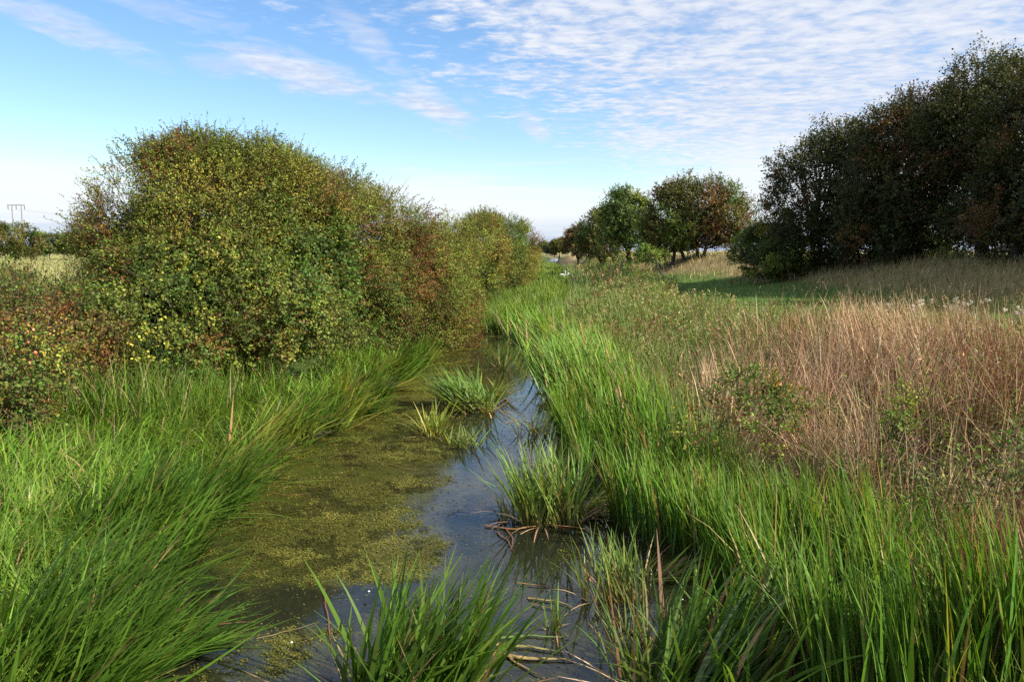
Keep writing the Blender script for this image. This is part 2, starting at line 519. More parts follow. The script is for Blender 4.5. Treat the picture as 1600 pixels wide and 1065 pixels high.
wv = leaves(pw, np.stack([np.cos(a_), np.sin(a_), rng.normal(0, .12, N)], -1), np.stack([rng.normal(0, .2, N), rng.normal(0, .2, N), np.ones(N)], -1), U(.010, .024, N) * f_ ** .7, .8, cw)
tag(mesh_obj("duckweed", *wv, M_GRASS), 'olive floating weed in torn rafts on the stream', 'duckweed', kind='stuff')

# bushes standing on the left bank keep the grass out of their middle
LEFT_BUSH = [(-7.4, 10.8, .45), (-6.3, 15.6, 1.1), (-4.6, 16.6, .7), (-7.0, 18.5, 2.6), (-4.5, 24, 2.5), (-9, 13, 1.5)]
def free_left(x, y):
    k = np.ones_like(x)
    for (bx, by, r) in LEFT_BUSH:
        k = k * (((x - bx) / r) ** 2 + ((y - by) / r) ** 2 > 1)
    return k


G_BRIGHT = [(.125, .215, .024), (.150, .245, .028), (.098, .185, .020), (.19, .265, .040), (.11, .20, .032)]
G_REED = [(.068, .135, .015), (.086, .162, .018), (.112, .190, .024), (.052, .108, .014)]
G_YEL = [(.20, .23, .035), (.24, .24, .05), (.17, .22, .03)]
TAN = [(.46, .325, .185), (.40, .265, .15), (.54, .41, .26), (.33, .195, .115), (.42, .25, .15)]
DEAD = [(.22, .13, .06), (.30, .20, .09), (.14, .08, .04)]

# left bank: bright arching grass
p = scatter(105000, 4.2, 34, lambda x, y: (xl(y) - x > .35) * (xl(y) - x < 9 + 0 * y) * free_left(x, y))
N = len(p); f = np.maximum(1, p[:, 1] / 8)
tuft = n2(p[:, 0], p[:, 1], 1.1, 11)
cb = pick(G_BRIGHT, N); cb *= (1 + .25 * tuft)[:, None]
k = rng.random(N) < .05; cb[k] = pick(G_YEL, k.sum()); k = rng.random(N) < .03; cb[k] = pick(TAN, k.sum()) * .8
hd = 2 * np.pi * n2(p[:, 0], p[:, 1], .55, 12) + rng.normal(0, 1.1, N)
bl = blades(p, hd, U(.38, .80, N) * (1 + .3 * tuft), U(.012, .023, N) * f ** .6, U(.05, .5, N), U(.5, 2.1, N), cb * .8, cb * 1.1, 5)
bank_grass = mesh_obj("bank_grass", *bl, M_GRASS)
tag(bank_grass, 'bright green arching grass covering the left bank', 'grass', kind='stuff')

p = scatter(34000, 10.5, 19, lambda x, y: (x < xl(y) - 1.2) * (((x + 5.2) / 3.4) ** 2 + ((y - 13.6) / 2.0) ** 2 < 1 + .5 * n2(x, y, .8, 46)))
N = len(p)
cb = pick(G_BRIGHT + G_REED + [(.17, .20, .07)], N) * .9; k = rng.random(N) < .10; cb[k] = pick(TAN, k.sum())
bl = blades(p, U(0, 6.28, N), U(.55, 1.15, N) * (1 + .35 * n2(p[:, 0], p[:, 1], 1.2, 47)), U(.010, .018, N), U(0, .3, N), U(.1, 1.1, N), cb * .8, cb * 1.1, 4)
tag(mesh_obj("rank_grass", *bl, M_GRASS), 'tall rank grass growing up into the front of the brambles', 'grass', kind='stuff')

# left margin: long sedge laid over towards the water in sheaves
parts = []
ys = np.exp(U(np.log(4.4), np.log(27), 420))
ys = ys[(n2(ys, ys * 0, 1.1, 8) + .25 * n2(ys, ys * 0, .35, 13) > -.02) | (rng.random(len(ys)) < .42)][:195]
ss_ = rng.uniform(-.05, .75, len(ys)) * np.where(ys < 9, 1.25, .75)
for y0, s0 in zip(ys, ss_):
    n = int(rng.integers(18, 34)); x0 = float(xl(y0)) - s0
    hd0 = rng.normal(.38, .36) if y0 < 13 else rng.normal(.2, .4)
    ln0 = rng.normal(.86, .20); L0 = rng.uniform(.65, 1.15)
    q = np.stack([x0 + rng.normal(0, .10, n), y0 + rng.normal(0, .14, n), np.zeros(n)], -1)
    q[:, 2] = np.maximum(ground_z(q[:, 0], q[:, 1]), -.05) - .02
    yel = y0 > 9.8 and rng.random() < .7
    cb = pick(G_YEL, n) if yel and rng.random() < .55 else pick(G_REED + ([G_YEL[2]] if yel else []), n)
    k = rng.random(n) < .035; cb[k] = pick(DEAD, k.sum())
    parts.append(blades(q, rng.normal(hd0, .25, n), L0 * U(.6, 1.1, n), U(.026, .044, n) * max(1, y0 / 9) ** .5, np.abs(rng.normal(ln0, .2, n)), U(-.2, .5, n), cb * .9, cb * 1.15, 6, .7))
sedge = mesh_obj("sedge_bed", *merge(parts), M_BLADE)
tag(sedge, 'long sedge leaning over the water along the left edge', 'sedge', kind='stuff')

# right margin: upright reed belt
def belt(x, y):
    b = x - xr(y)
    wd = np.interp(y, [4, 7, 9, 12, 20, 32], [1.3, 1.2, 1.25, 1.6, 2.1, 2.0])
    return (b > -.05) * (b < wd + .4 * n2(x, y, .8, 14)) * (.14 + .95 * (n2(x, y, 1.5, 15) > -.14))
p = scatter(90000, 4.6, 33, belt)
N = len(p); f = np.maximum(1, p[:, 1] / 8)
b = p[:, 0] - xr(p[:, 1])
hd = np.where(rng.random(N) < .65, np.pi + 1.1 * n2(p[:, 0], p[:, 1], .9, 37) + rng.normal(-.2, .45, N), U(0, 6.28, N))
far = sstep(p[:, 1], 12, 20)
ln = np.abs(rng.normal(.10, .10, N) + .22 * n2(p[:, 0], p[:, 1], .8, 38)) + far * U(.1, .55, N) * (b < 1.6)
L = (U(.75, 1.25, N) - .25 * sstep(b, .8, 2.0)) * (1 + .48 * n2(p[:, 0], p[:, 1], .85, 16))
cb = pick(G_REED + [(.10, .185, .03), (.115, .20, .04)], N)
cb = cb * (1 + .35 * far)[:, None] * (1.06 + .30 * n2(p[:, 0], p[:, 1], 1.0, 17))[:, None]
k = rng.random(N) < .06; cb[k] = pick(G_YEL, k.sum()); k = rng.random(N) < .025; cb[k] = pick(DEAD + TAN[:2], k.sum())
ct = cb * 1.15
k = rng.random(N) < .04; ct[k] = pick(DEAD, k.sum()) * 1.3
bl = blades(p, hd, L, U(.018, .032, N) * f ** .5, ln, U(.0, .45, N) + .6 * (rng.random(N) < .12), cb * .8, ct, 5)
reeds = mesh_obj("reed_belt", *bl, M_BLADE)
tag(reeds, 'tall upright green reeds along the right edge of the stream', 'reeds', kind='stuff')

# reeds choking the channel beyond the open water
def choke(x, y):
    w = xr(y) - xl(y); r = (x - xl(y)) / w
    ok = (r > -.25) * (r < 1.1) * (y > 30.5 + 1.5 * n2(x, y, .5, 18))
    gap = (y > 86) * (y < 112) * (r > .35)
    return ok * (1 - gap)
p = scatter(300000, 30, 190, choke)
N = len(p); f = p[:, 1] / 8
p[:, 2] = np.maximum(p[:, 2], -.05)
tuft = n2(p[:, 0], p[:, 1], .45, 19)
tuft = tuft + .6 * n2(p[:, 0], p[:, 1], 1.5, 20)
cb = pick([(.10, .165, .024), (.13, .19, .028), (.08, .135, .022), (.15, .20, .035)], N) * (1 + .35 * tuft)[:, None]
h = np.where(p[:, 1] > 60, .75, 1.0)
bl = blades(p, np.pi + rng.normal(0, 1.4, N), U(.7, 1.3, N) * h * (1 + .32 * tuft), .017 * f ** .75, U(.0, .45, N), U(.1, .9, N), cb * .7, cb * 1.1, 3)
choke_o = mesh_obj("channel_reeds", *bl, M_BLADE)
tag(choke_o, 'pale green reeds filling the channel beyond the open water', 'reeds', kind='stuff')

# right bank: mid-height mixed green grass between reeds and dry grass
p = scatter(70000, 4.3, 30, lambda x, y: (x - xr(y) > .8) * (x - xr(y) < np.interp(y, [4, 6, 9, 12, 30], [2.2, 2.0, 1.9, 2.3, 3.4]) + .5 * n2(x, y, .7, 22)))
N = len(p); f = np.maximum(1, p[:, 1] / 8)
cb = pick(G_BRIGHT + [(.16, .20, .05), (.19, .20, .07)], N) * .9
k = rng.random(N) < .10; cb[k] = pick(TAN, k.sum())
bl = blades(p, U(0, 6.28, N), U(.35, .75, N), U(.009, .017, N) * f ** .6, U(.0, .4, N), U(.2, 1.3, N), cb * .8, cb * 1.1, 4)
tag(mesh_obj("green_grass", *bl, M_GRASS), 'mixed green grass between the reed belt and the dry grass', 'grass', kind='stuff')

# right bank: dead grass and stalks
def dryzone(x, y):
    b = x - xr(y)
    near = (x > 2.3 + .50 * np.maximum(y - 11.5, 0) + .5 * n2(x, y, .5, 29)) * (b > 1.65 + .5 * n2(x, y, .6, 23)) * (b < 7.6) * (1 - sstep(y, 13.5, 18) * .95)
    return near * (.12 + .88 * (n2(x, y, 1.1, 24) + .5 * n2(x, y, 3.1, 44) > -.15)) * (1 - .75 * sstep(b, 5.6, 6.6) * (n2(x, y, .35, 27) > -.2))
parts = []
p = scatter(150000, 4.8, 60, dryzone)
N = len(p); f = np.maximum(1, p[:, 1] / 9)
tn = n2(p[:, 0], p[:, 1], .8, 25)
cb = pick(TAN, N) * (1 + .3 * tn)[:, None]
red = (n2(p[:, 0], p[:, 1], .5, 26) + .5 * rng.normal(0, .5, N)) > .27
cb[red] = pick([(.22, .085, .045), (.27, .12, .06), (.17, .08, .05)], red.sum())
hd0 = 2 * np.pi * n2(p[:, 0], p[:, 1], .45, 28)
st = rng.random(N) < .55
L = np.where(st, U(.75, 1.25, N), U(.25, .7, N)); Wd = np.where(st, .0068, .009) * U(.7, 1.3, N) * f ** .7
ln = np.where(st, np.abs(rng.normal(.18, .16, N)) + .22 * np.maximum(tn, 0), U(.3, 1.3, N))
parts.append(blades(p, hd0 + rng.normal(0, .9, N), L, Wd, ln, np.where(st, U(0, .6, N), U(.2, 1.4, N)), cb * .85, cb * 1.1, 4, 1.5, 6))
p = scatter(30000, 4.8, 22, dryzone); p = p[n2(p[:, 0], p[:, 1], .8, 51) > .12]; N = len(p)
cb = pick([(.13, .20, .04), (.16, .21, .055), (.10, .17, .035), (.24, .11, .06)], N)
parts.append(blades(p, U(0, 6.28, N), U(.45, 1.05, N), .010 * U(.6, 1.3, N) * np.maximum(1, p[:, 1] / 9) ** .7, U(0, .35, N), U(.1, 1.0, N), cb * .85, cb * 1.1, 4, 1.2))
# lodged stalks tangled through the standing ones
p = scatter(42000, 4.8, 20, dryzone); p = p[n2(p[:, 0], p[:, 1], .6, 45) > -.15]; N = len(p)
p[:, 2] += U(.05, .55, N)
cb = pick(TAN + [(.26, .13, .07), (.20, .10, .06)], N)
parts.append(blades(p, U(0, 6.28, N), U(.4, .95, N), .0065 * U(.6, 1.3, N), U(.7, 1.7, N), U(-.5, .6, N), cb * .9, cb, 4, 1.5, 6))
# seed heads on the taller stalks
q = scatter(13000, 4.8, 30, dryzone); n = len(q)
q[:, 2] += U(.75, 1.2, n); cl = pick([(.46, .37, .23), (.40, .30, .18), (.33, .20, .12)], n)
d = unit(rng.normal(0, .35, (n, 3)) + [0, 0, 1])
parts.append(sprays(q, d, U(.08, .18, n), 6, .022, cl, 0, .4, 0, .004, (.35, .25, .14), .5))
dry = mesh_obj("dry_grass", *merge(parts), M_DRY)
tag(dry, 'tall dead straw coloured grass on the right bank', 'dry grass', kind='stuff')

# right bank: leafy herbs, nettles and willowherb, olive to rusty, thinning into the distance
def herbzone(x, y):
    b = x - xr(y)
    far = (b > 1.9 + .5 * n2(x, y, .5, 31)) * (b < np.interp(y, [10, 20, 40, 80, 130], [6.6, 5.8, 5.8, 5.0, 4.0])) * sstep(y, 11, 18)
    far = np.maximum(far, (b > 1.9) * (b < 6.5) * (y > 8.5) * (x < 2.5 + .50 * np.maximum(y - 11.5, 0) + .6 * n2(x, y, .5, 29)))
    rim = (b > 5.0) * (b < 7.3) * (y < 20) * .8
    sp = (b > 1.9) * (b < 5.6) * (y < 18) * (n2(x, y, .9, 32) > .05) * .9
    return np.maximum(np.maximum(far, rim), sp) * (.5 + .5 * (n2(x, y, .6, 33) > -.3))
p = scatter(60000, 5.5, 120, herbzone)
N = len(p); f = np.maximum(1, p[:, 1] / 12)
hn = n2(p[:, 0], p[:, 1], .35, 34); hm = n2(p[:, 0], p[:, 1], .8, 35) + rng.normal(0, .2, N)
cb = pick([(.155, .205, .045), (.185, .225, .055), (.12, .17, .036), (.22, .24, .075)], N)
k = hm > .48; cb[k] = pick([(.29, .21, .11), (.34, .26, .14), (.24, .18, .09)], k.sum())
k = (hn > .42) & (rng.random(N) < .6); cb[k] = pick([(.26, .11, .06), (.22, .11, .065)], k.sum())
k = rng.random(N) < .1; cb[k] = pick(TAN, k.sum())
d = unit(np.stack([rng.normal(0, .22, N), rng.normal(0, .22, N), np.ones(N)], -1))
hh_ = U(.35, .85, N) * (1 + .35 * n2(p[:, 0], p[:, 1], .5, 36))
herb = sprays(p, d, hh_, 13, .060, cb, 0, .34, .5, .008, (.14, .10, .05), .8)
sc = np.repeat(f ** .75, 13)
v_, f_, c_ = herb
lv = v_[:N * 13 * 4].reshape(-1, 4, 3); lv = lv[:, :1] + (lv - lv[:, :1]) * sc[:, None, None]; v_[:N * 13 * 4] = lv.reshape(-1, 3)
tag(mesh_obj("tall_herbs", v_, f_, c_, M_LEAF), 'tangled olive and rust coloured herbs on the right bank', 'undergrowth', kind='stuff')

# grass under the herbs far along the right bank
p = scatter(190000, 8.5, 150, lambda x, y: (x - xr(y) > np.where(y > 27, .2, 1.5)) * (x - xr(y) < 6.0) * (x < 3.0 + .55 * np.maximum(y - 11.5, 0)))
N = len(p); f = p[:, 1] / 9
gn = n2(p[:, 0], p[:, 1], .5, 41) + rng.normal(0, .35, N)
cb = pick([(.15, .225, .05), (.12, .20, .04), (.20, .25, .075)], N); k = gn > .58; cb[k] = pick(TAN + [(.34, .22, .16)], k.sum()) * .85
bl = blades(p, U(0, 6.28, N), U(.35, .9, N) * (1 + .4 * n2(p[:, 0], p[:, 1], .7, 48)), .007 * f ** .8, U(0, .4, N), U(.1, .9, N), cb * .8, cb * 1.1, 3)
tag(mesh_obj("rough_grass", *bl, M_DRY), 'rough olive and straw grass along the right bank', 'grass', kind='stuff')

# short turf of the track, dry grass of the mounds
p = scatter(150000, 14, 120, lambda x, y: (x - xr(y) > 5.8) * (x < xm(y) + 5) * (x - xr(y) < 26))
N = len(p); f = p[:, 1] / 12
md = np.abs(p[:, 0] - xm(p[:, 1])) + rng.normal(0, 1.1, N) + 1.3 * n2(p[:, 0], p[:, 1], .45, 50)
onm = md < 5.0
cb = pick([(.085, .15, .03), (.11, .17, .04), (.075, .13, .03)], N); cb[onm] = pick([(.33, .24, .11), (.26, .19, .09), (.19, .175, .065), (.38, .29, .14), (.15, .16, .05)], onm.sum())
L = np.where(onm, U(.25, .6, N), U(.06, .22, N) * (1 + .5 * n2(p[:, 0], p[:, 1], .8, 49)))
bl = blades(p, U(0, 6.28, N), L, .011 * f ** .8, U(0, .5, N), U(.2, 1.2, N), cb * .85, cb * 1.1, 2)
tag(mesh_obj("mound_grass", *bl, M_DRY), 'short green turf and dry tan grass on the track and mounds', 'grass', kind='stuff')

# left field
p = scatter(110000, 22, 240, lambda x, y: (xl(y) - x > 7.5))
N = len(p); f = p[:, 1] / 12
cb = pick([(.27, .27, .10), (.22, .25, .085), (.33, .30, .14), (.30, .25, .12)], N)
bl = blades(p, U(0, 6.28, N), U(.25, .55, N), .014 * f ** .8, U(0, .5, N), U(.2, 1.0, N), cb * .85, cb, 2)
tag(mesh_obj("field_grass", *bl, M_DRY), 'pale rough grass of the field behind the hawthorns', 'grass', kind='stuff')


# ------------------------------------------------------------------ reed clumps standing in the stream
def clump(name, px, py, n, rx, ry, L, lean, head, spread, width, cols, label, dead=.06, curve=.5, basecol=None, z=0.0):
    c = onz(px, py, z); n = int(n * 1.6); width = width * 1.55
    root = empty(name, c, label, 'reed clump', 'reed clumps standing in the stream')
    a, r = U(0, 6.28, n), np.sqrt(U(0, 1, n))
    off = np.stack([np.cos(a) * r * rx, np.sin(a) * r * ry, np.full(n, -.06)], -1)
    cb = pick(cols, n)
    k = rng.random(n) < dead; cb[k] = pick(DEAD, k.sum())
    hd = np.where(rng.random(n) < .8, head + rng.normal(0, spread, n), U(0, 6.28, n))
    bc = cb * .8 if basecol is None else np.tile(np.array(basecol), (n, 1)) * np.exp(rng.normal(0, .2, (n, 1)))
    ln = np.abs(rng.normal(lean, .16, n)) + .18 * r
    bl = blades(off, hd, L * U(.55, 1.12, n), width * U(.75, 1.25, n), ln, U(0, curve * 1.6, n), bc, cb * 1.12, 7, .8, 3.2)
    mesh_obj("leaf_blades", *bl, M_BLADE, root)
    m = max(6, n // 9)
    a = U(0, 6.28, m)
    off = np.stack([np.cos(a) * rx * .9, np.sin(a) * ry * .9, np.full(m, 0.0)], -1)
    dl = blades(off, a + rng.normal(0, .5, m), L * U(.35, .7, m), width * U(.6, 1, m), U(.8, 1.4, m), U(.1, .9, m), pick(DEAD, m), pick(TAN, m) * .8, 5, .9)
    mesh_obj("dead_leaves", *dl, M_DRY, root)
    return root


YB = (.21, .19, .06)
clump("reed_clump", 630, 1120, 230, .46, .32, 1.14, .30, .55, .5, .021, G_REED, 'dense dark green reed clump at the bottom of the photo, standing alone midstream', .04, .55)
clump("reed_clump", 858, 815, 165, .42, .22, 1.08, .14, 2.2, 1.0, .017, [(.13, .22, .045), (.16, .24, .055), (.20, .25, .075)], 'upright grey green clump above the bent brown floating stems', .05, .45, YB)
clump("reed_clump", 742, 640, 170, .50, .40, 1.20, .62, 2.7, .55, .022, [(.10, .18, .03), (.13, .21, .04), (.085, .16, .03)], 'wide green clump in midstream fanned over to the left', .06, .6, YB)
clump("reed_clump", 765, 622, 46, .28, .30, .85, .80, .15, .5, .022, G_YEL, 'small yellow green clump flopping right beside the wide midstream clump', .08, .6, YB)
clump("reed_clump", 678, 680, 52, .22, .20, .75, .42, 1.6, 1.6, .018, G_YEL + [(.14, .20, .04)], 'yellowish open clump in front of the wide midstream clump', .08, .6, YB)
clump("reed_clump", 728, 697, 38, .30, .16, .55, .55, .9, 1.6, .016, [(.13, .19, .05), (.17, .21, .06)], 'low sparse clump just right of the yellowish open clump', .08, .5)
clump("reed_clump", 786, 576, 24, .16, .2, .85, .35, .5, 2.0, .020, [(.06, .10, .02), (.10, .13, .04)], 'tiny dark sprout in the open water farthest upstream', .2, .7)
clump("reed_clump", 965, 935, 60, .34, .16, .72, .18, 1.9, .9, .012, [(.10, .18, .04), (.14, .20, .05), (.18, .22, .05)], 'short clump with a brown root mat at the right edge of the water', .12, .45, (.30, .20, .07))
clump("reed_clump", 1130, 1095, 230, .62, .42, 1.15, .34, .35, .5, .022, G_REED + [(.12, .19, .06)], 'large dark clump leaning right in the lower right of the stream', .07, .5)
clump("reed_clump", 1010, 1085, 60, .22, .3, .85, .25, 1.6, 1.2, .011, [(.09, .16, .03), (.11, .13, .04)], 'thin upright clump with brown blades left of the large leaning clump', .14, .5)
clump("reed_clump", 790, 812, 12, .10, .08, .42, .2, 2.0, 1.2, .012, [(.15, .21, .05)], 'few thin pale blades just left of the grey green clump', .05, .4)
clump("reed_clump", 862, 985, 9, .05, .05, .42, .1, 1.2, 1.2, .012, [(.11, .19, .04)], 'single thin sprout in dark water right of the midstream clump at the bottom', .1, .3)
clump("reed_clump", 905, 800, 34, .22, .18, .85, .80, -.5, .5, .020, G_YEL, 'yellow blades fallen towards the camera beside the grey green clump', .1, .7, YB)
clump("reed_clump", 1010, 905, 26, .24, .12, .75, 1.05, .2, .4, .017, G_YEL, 'yellow blades lying flat over the weedy backwater', .15, .4, YB)
clump("reed_clump", 835, 680, 30, .3, .25, .6, .6, 2.4, .9, .016, [(.13, .19, .05), (.22, .22, .08)], 'thin low blades at the right edge of the open water in midstream', .15, .6)

# ------------------------------------------------------------------ stems and dead leaves lying on the water
def floater(pix, w, colr, label, z=.012):
    P = np.array([onz(*q) for q in pix]); base = P.mean(0); P[:, 2] = z + rng.uniform(0, .012, len(P))
    t = np.linspace(0, 1, 14) * (len(P) - 1)
    Q = np.stack([np.interp(t, np.arange(len(P)), P[:, i]) for i in range(3)], -1)
    Q += np.cumsum(rng.normal(0, .006, Q.shape), 0) * [1, 1, 0]
    rad = w / 2 * (1 - .75 * np.linspace(0, 1, 14) ** 2)
    v_, f_, c_ = tube(Q, rad, 6, colr)
    v_[:, 2] = z + (v_[:, 2] - z) * .45
    base[2] = 0
    o = mesh_obj("floating_stem", v_, f_, c_ * np.exp(rng.normal(0, .15, (len(v_), 1))), M_DRY, base=base)
    o.location = base
    return tag(o, label, 'reed stem', 'dead reed stems floating on the stream')


FS = [([(758, 822), (800, 828), (850, 820), (880, 826)], .030, (.24, .12, .05), 'brown stem lying left to right in front of the grey green clump'),
      ([(850, 822), (905, 826), (960, 850)], .026, (.30, .15, .06), 'orange brown stem running right from the foot of the grey green clump'),
      ([(775, 832), (790, 845), (797, 862)], .022, (.16, .08, .04), 'short dark stem bent towards the camera below the grey green clump'),
      ([(788, 826), (800, 840), (798, 858)], .016, (.20, .09, .04), 'second short stem beside the bent dark one'),
      ([(808, 913), (860, 918), (925, 924)], .020, (.26, .14, .06), 'straight brown stem pointing at the short clump with brown roots'),
      ([(826, 936), (870, 940), (905, 953)], .030, (.26, .19, .07), 'yellow brown stem below the straight brown one'),
      ([(832, 945), (880, 955)], .020, (.18, .11, .05), 'thin brown stem under the yellow brown one'),
      ([(770, 1022), (820, 1030), (895, 1030)], .055, (.32, .24, .10), 'broad straw coloured leaf right of the bottom clump'),
      ([(775, 1010), (830, 1014), (880, 1022)], .040, (.28, .25, .09), 'broad greenish dead leaf behind the straw coloured one'),
      ([(780, 998), (830, 996), (888, 1000)], .030, (.14, .21, .06), 'long pale green leaf floating right of the bottom clump'),
      ([(785, 1016), (810, 1035), (850, 1060)], .030, (.30, .20, .08), 'tan leaf angled down right of the bottom clump'),
      ([(600, 848), (632, 852), (655, 858)], .010, (.28, .18, .08), 'thin tan stem on the yellow weed mat'),
      ([(600, 725), (640, 736), (655, 738)], .014, (.22, .12, .05), 'small brown stem on the weed near the left sedge'),
      ([(400, 1000), (450, 988), (492, 976)], .014, (.20, .16, .06), 'thin yellowish stem across dark water near the left sedge'),
      ([(700, 805), (712, 798), (735, 800)], .014, (.18, .13, .05), 'small dark twig on the weed left of open water'),
      ([(985, 985), (1010, 1010), (1040, 1060)], .035, (.20, .13, .06), 'thick brown stalk sloping down at the lower right of the water'),
      ([(960, 965), (985, 995), (1000, 1020)], .020, (.16, .10, .05), 'thinner brown stalk beside the thick sloping one'),
      ([(420, 770), (450, 775), (490, 772)], .012, (.26, .12, .05), 'reddish stem along the left edge of the weed mat'),
      ([(660, 640), (690, 634), (712, 636)], .018, (.26, .18, .07), 'tan stem floating left of the wide midstream clump'),
      ([(790, 662), (805, 658), (815, 655)], .016, (.30, .22, .12), 'pale short stick on the blue open water'),
      ([(505, 920), (515, 990), (520, 1040)], .016, (.18, .08, .04), 'dark red stalk lying on the water left of the bottom clump')]
for q in FS:
    floater(*q)

# specks of pale fluff on the water
pts = [onz(*q) for q in ((575, 925), (658, 926), (454, 1005), (1065, 938))]
for i, q in enumerate(pts):
    th = np.linspace(0, np.pi, 5); v_, f_, c_ = tube([q + [0, 0, .004], q + [.004, 0, .010], q + [.012, .004, .012], q + [.018, .006, .006]], [.003, .008, .007, .002], 6, (.8, .8, .78))
    o = mesh_obj("feather", v_, f_, c_, M_WHITE, base=q); o.location = q
    tag(o, 'tiny white feather floating on the weedy water', 'feather', 'white feathers floating on the stream')


# ------------------------------------------------------------------ bushes and trees
def crown(lobes, nspray, nleaf, lsize, Ls, pal, seed, droop=.12, up=.35, holes=-.22, shell=.38, zmin=.25, wid=.75, twig=.010, alt=None, altp=0., lump=.27, nfreq=1.0, upn=.8, spread=.75, cs=None, per=20):
    """leafy tufts set over the lobes, each a small dome of twigs, with gaps between them"""
    c = np.array([l[0] for l in lobes]); r = np.array([l[1] for l in lobes])
    w = (r[:, 0] * r[:, 2]) ** .8; w /= w.sum()
    cs = cs or Ls * .78
    n0 = int(nspray / per * 2.2)
    k = rng.choice(len(lobes), n0, p=w)
    nn = unit(rng.normal(0, 1, (n0, 3)))
    rad = (.93 - shell * rng.random(n0) ** 2.2)
    rad = rad * (1 + lump * vnoise(nn * 2.1 + c[k] * 3, seed) + lump * .6 * vnoise(nn * 4.7 + c[k], seed + 1))
    p = c[k] + nn * r[k] * rad[:, None]
    ok = p[:, 2] > ground_z(p[:, 0], p[:, 1]) + zmin
    deep = np.min(np.linalg.norm((p[:, None] - c[None]) / r[None], axis=-1), 1)
    ok &= rng.random(n0) < np.clip((deep - .40) / .35, .10, 1)
    ok &= (vnoise(p * 1.15 * nfreq, seed + 2) + .4 * vnoise(p * 2.7 * nfreq, seed + 3) + rng.normal(0, .12, n0)) > holes
    pc, o = p[ok][:nspray // per], nn[ok][:nspray // per]
    m = len(pc)
    cc = pal(pc, m, seed) * np.exp(rng.normal(0, .16, (m, 1)))
    o = unit(o + rng.normal(0, .25, o.shape) + [0, 0, .25])
    rc = cs * rng.uniform(.55, 1.35, m)
    q = unit(rng.normal(0, 1, (m, per, 3))) * (rng.random((m, per, 1)) ** .5)
    q = q - (q * o[:, None]).sum(-1, keepdims=True) * o[:, None] * .55
    h = 1 - (q ** 2).sum(-1, keepdims=True)
    P = (pc[:, None] + q * rc[:, None, None] + o[:, None] * h * rc[:, None, None] * .85).reshape(-1, 3)
    O = np.repeat(o, per, 0); N = len(P)
    tang = (q / np.maximum(np.linalg.norm(q, axis=-1, keepdims=True), .1)).reshape(-1, 3)
    d = unit(O * .75 + tang * .75 + rng.normal(0, .35, (N, 3)) + [0, 0, up])
    cb = np.repeat(cc, per, 0) * np.exp(rng.normal(0, .14, (N, 1)))
    return sprays(P, d, U(Ls * .4, Ls * .95, N), nleaf, lsize, cb, droop, wid, upn, twig, (.075, .055, .04), spread, alt, altp, unit(O + tang * .45)), P


def palette(base, patch, fp, patch2=None, fp2=0., s1=.55, s2=1.1):
    def f(p, N, seed):
        cb = pick(base, N, .18)
        a = vnoise(p * s1, seed + 10) + rng.normal(0, .28, N)
        k = a > np.quantile(a, 1 - fp) if fp else np.zeros(N, bool)
        cb[k] = pick(patch, k.sum(), .18)
        if patch2:
            a = vnoise(p * s2, seed + 11) + rng.normal(0, .30, N)
            k = a > np.quantile(a, 1 - fp2); cb[k] = pick(patch2, k.sum(), .2)
        return cb * (1 + .2 * vnoise(p * 1.7, seed + 12))[:, None]
    return f


OLIVE = [(.150, .188, .028), (.180, .216, .032), (.115, .152, .025), (.210, .230, .036)]
GREEN = [(.080, .138, .022), (.105, .165, .026), (.066, .118, .020)]
YELL = [(.25, .24, .03), (.29, .255, .036), (.21, .225, .03)]
RUST = [(.18, .095, .025), (.14, .070, .022), (.21, .125, .03)]
RED = [(.24, .035, .015), (.20, .05, .02)]
P_HAW = palette(OLIVE, RUST, .10, YELL, .11)
P_HAWB = palette(OLIVE, GREEN, .22, RUST, .16)
P_HEDGE = palette([(.180, .190, .032), (.205, .208, .035), (.155, .17, .03)], GREEN, .16, RUST, .12)
P_BRAM = palette(GREEN + OLIVE[:2], YELL, .10, RUST, .06)
P_BRAMY = palette(OLIVE + GREEN, YELL, .20, RUST, .08)
P_ROSE = palette(GREEN + [(.10, .11, .022), (.085, .105, .02)], RUST + [(.15, .05, .02)], .30, YELL, .03)
P_TREE = palette([(.048, .058, .015), (.060, .066, .017), (.040, .050, .014)], [(.125, .065, .02), (.105, .052, .018), (.15, .085, .025)], .15, None)
P_TREEG = palette([(.07, .115, .024), (.088, .13, .028), (.06, .10, .022)], OLIVE, .25, None)
P_TREEM = palette([(.105, .105, .024), (.13, .12, .028), (.085, .095, .022)], [(.15, .085, .03), (.13, .07, .025)], .24, GREEN, .25)


def berries(points, n, size, cols):
    k = rng.integers(0, len(points), n)
    clus = 5
    q = np.repeat(points[k], clus, 0) + rng.normal(0, .07, (n * clus, 3))
    m = len(q)
    oct_ = np.array([[1, 0, 0], [0, 1, 0], [-1, 0, 0], [0, -1, 0], [0, 0, 1], [0, 0, -1]]) * size
    V = (q[:, None] + oct_[None]).reshape(-1, 3)
    f = np.array([[0, 1, 4, 4], [1, 2, 4, 4], [2, 3, 4, 4], [3, 0, 4, 4], [1, 0, 5, 5], [2, 1, 5, 5], [3, 2, 5, 5], [0, 3, 5, 5]])[:, :3]
    Fq = (np.arange(m)[:, None, None] * 6 + f[None]).reshape(-1, 3)
    return V, Fq, np.repeat(pick(cols, m, .2), 6, 0)


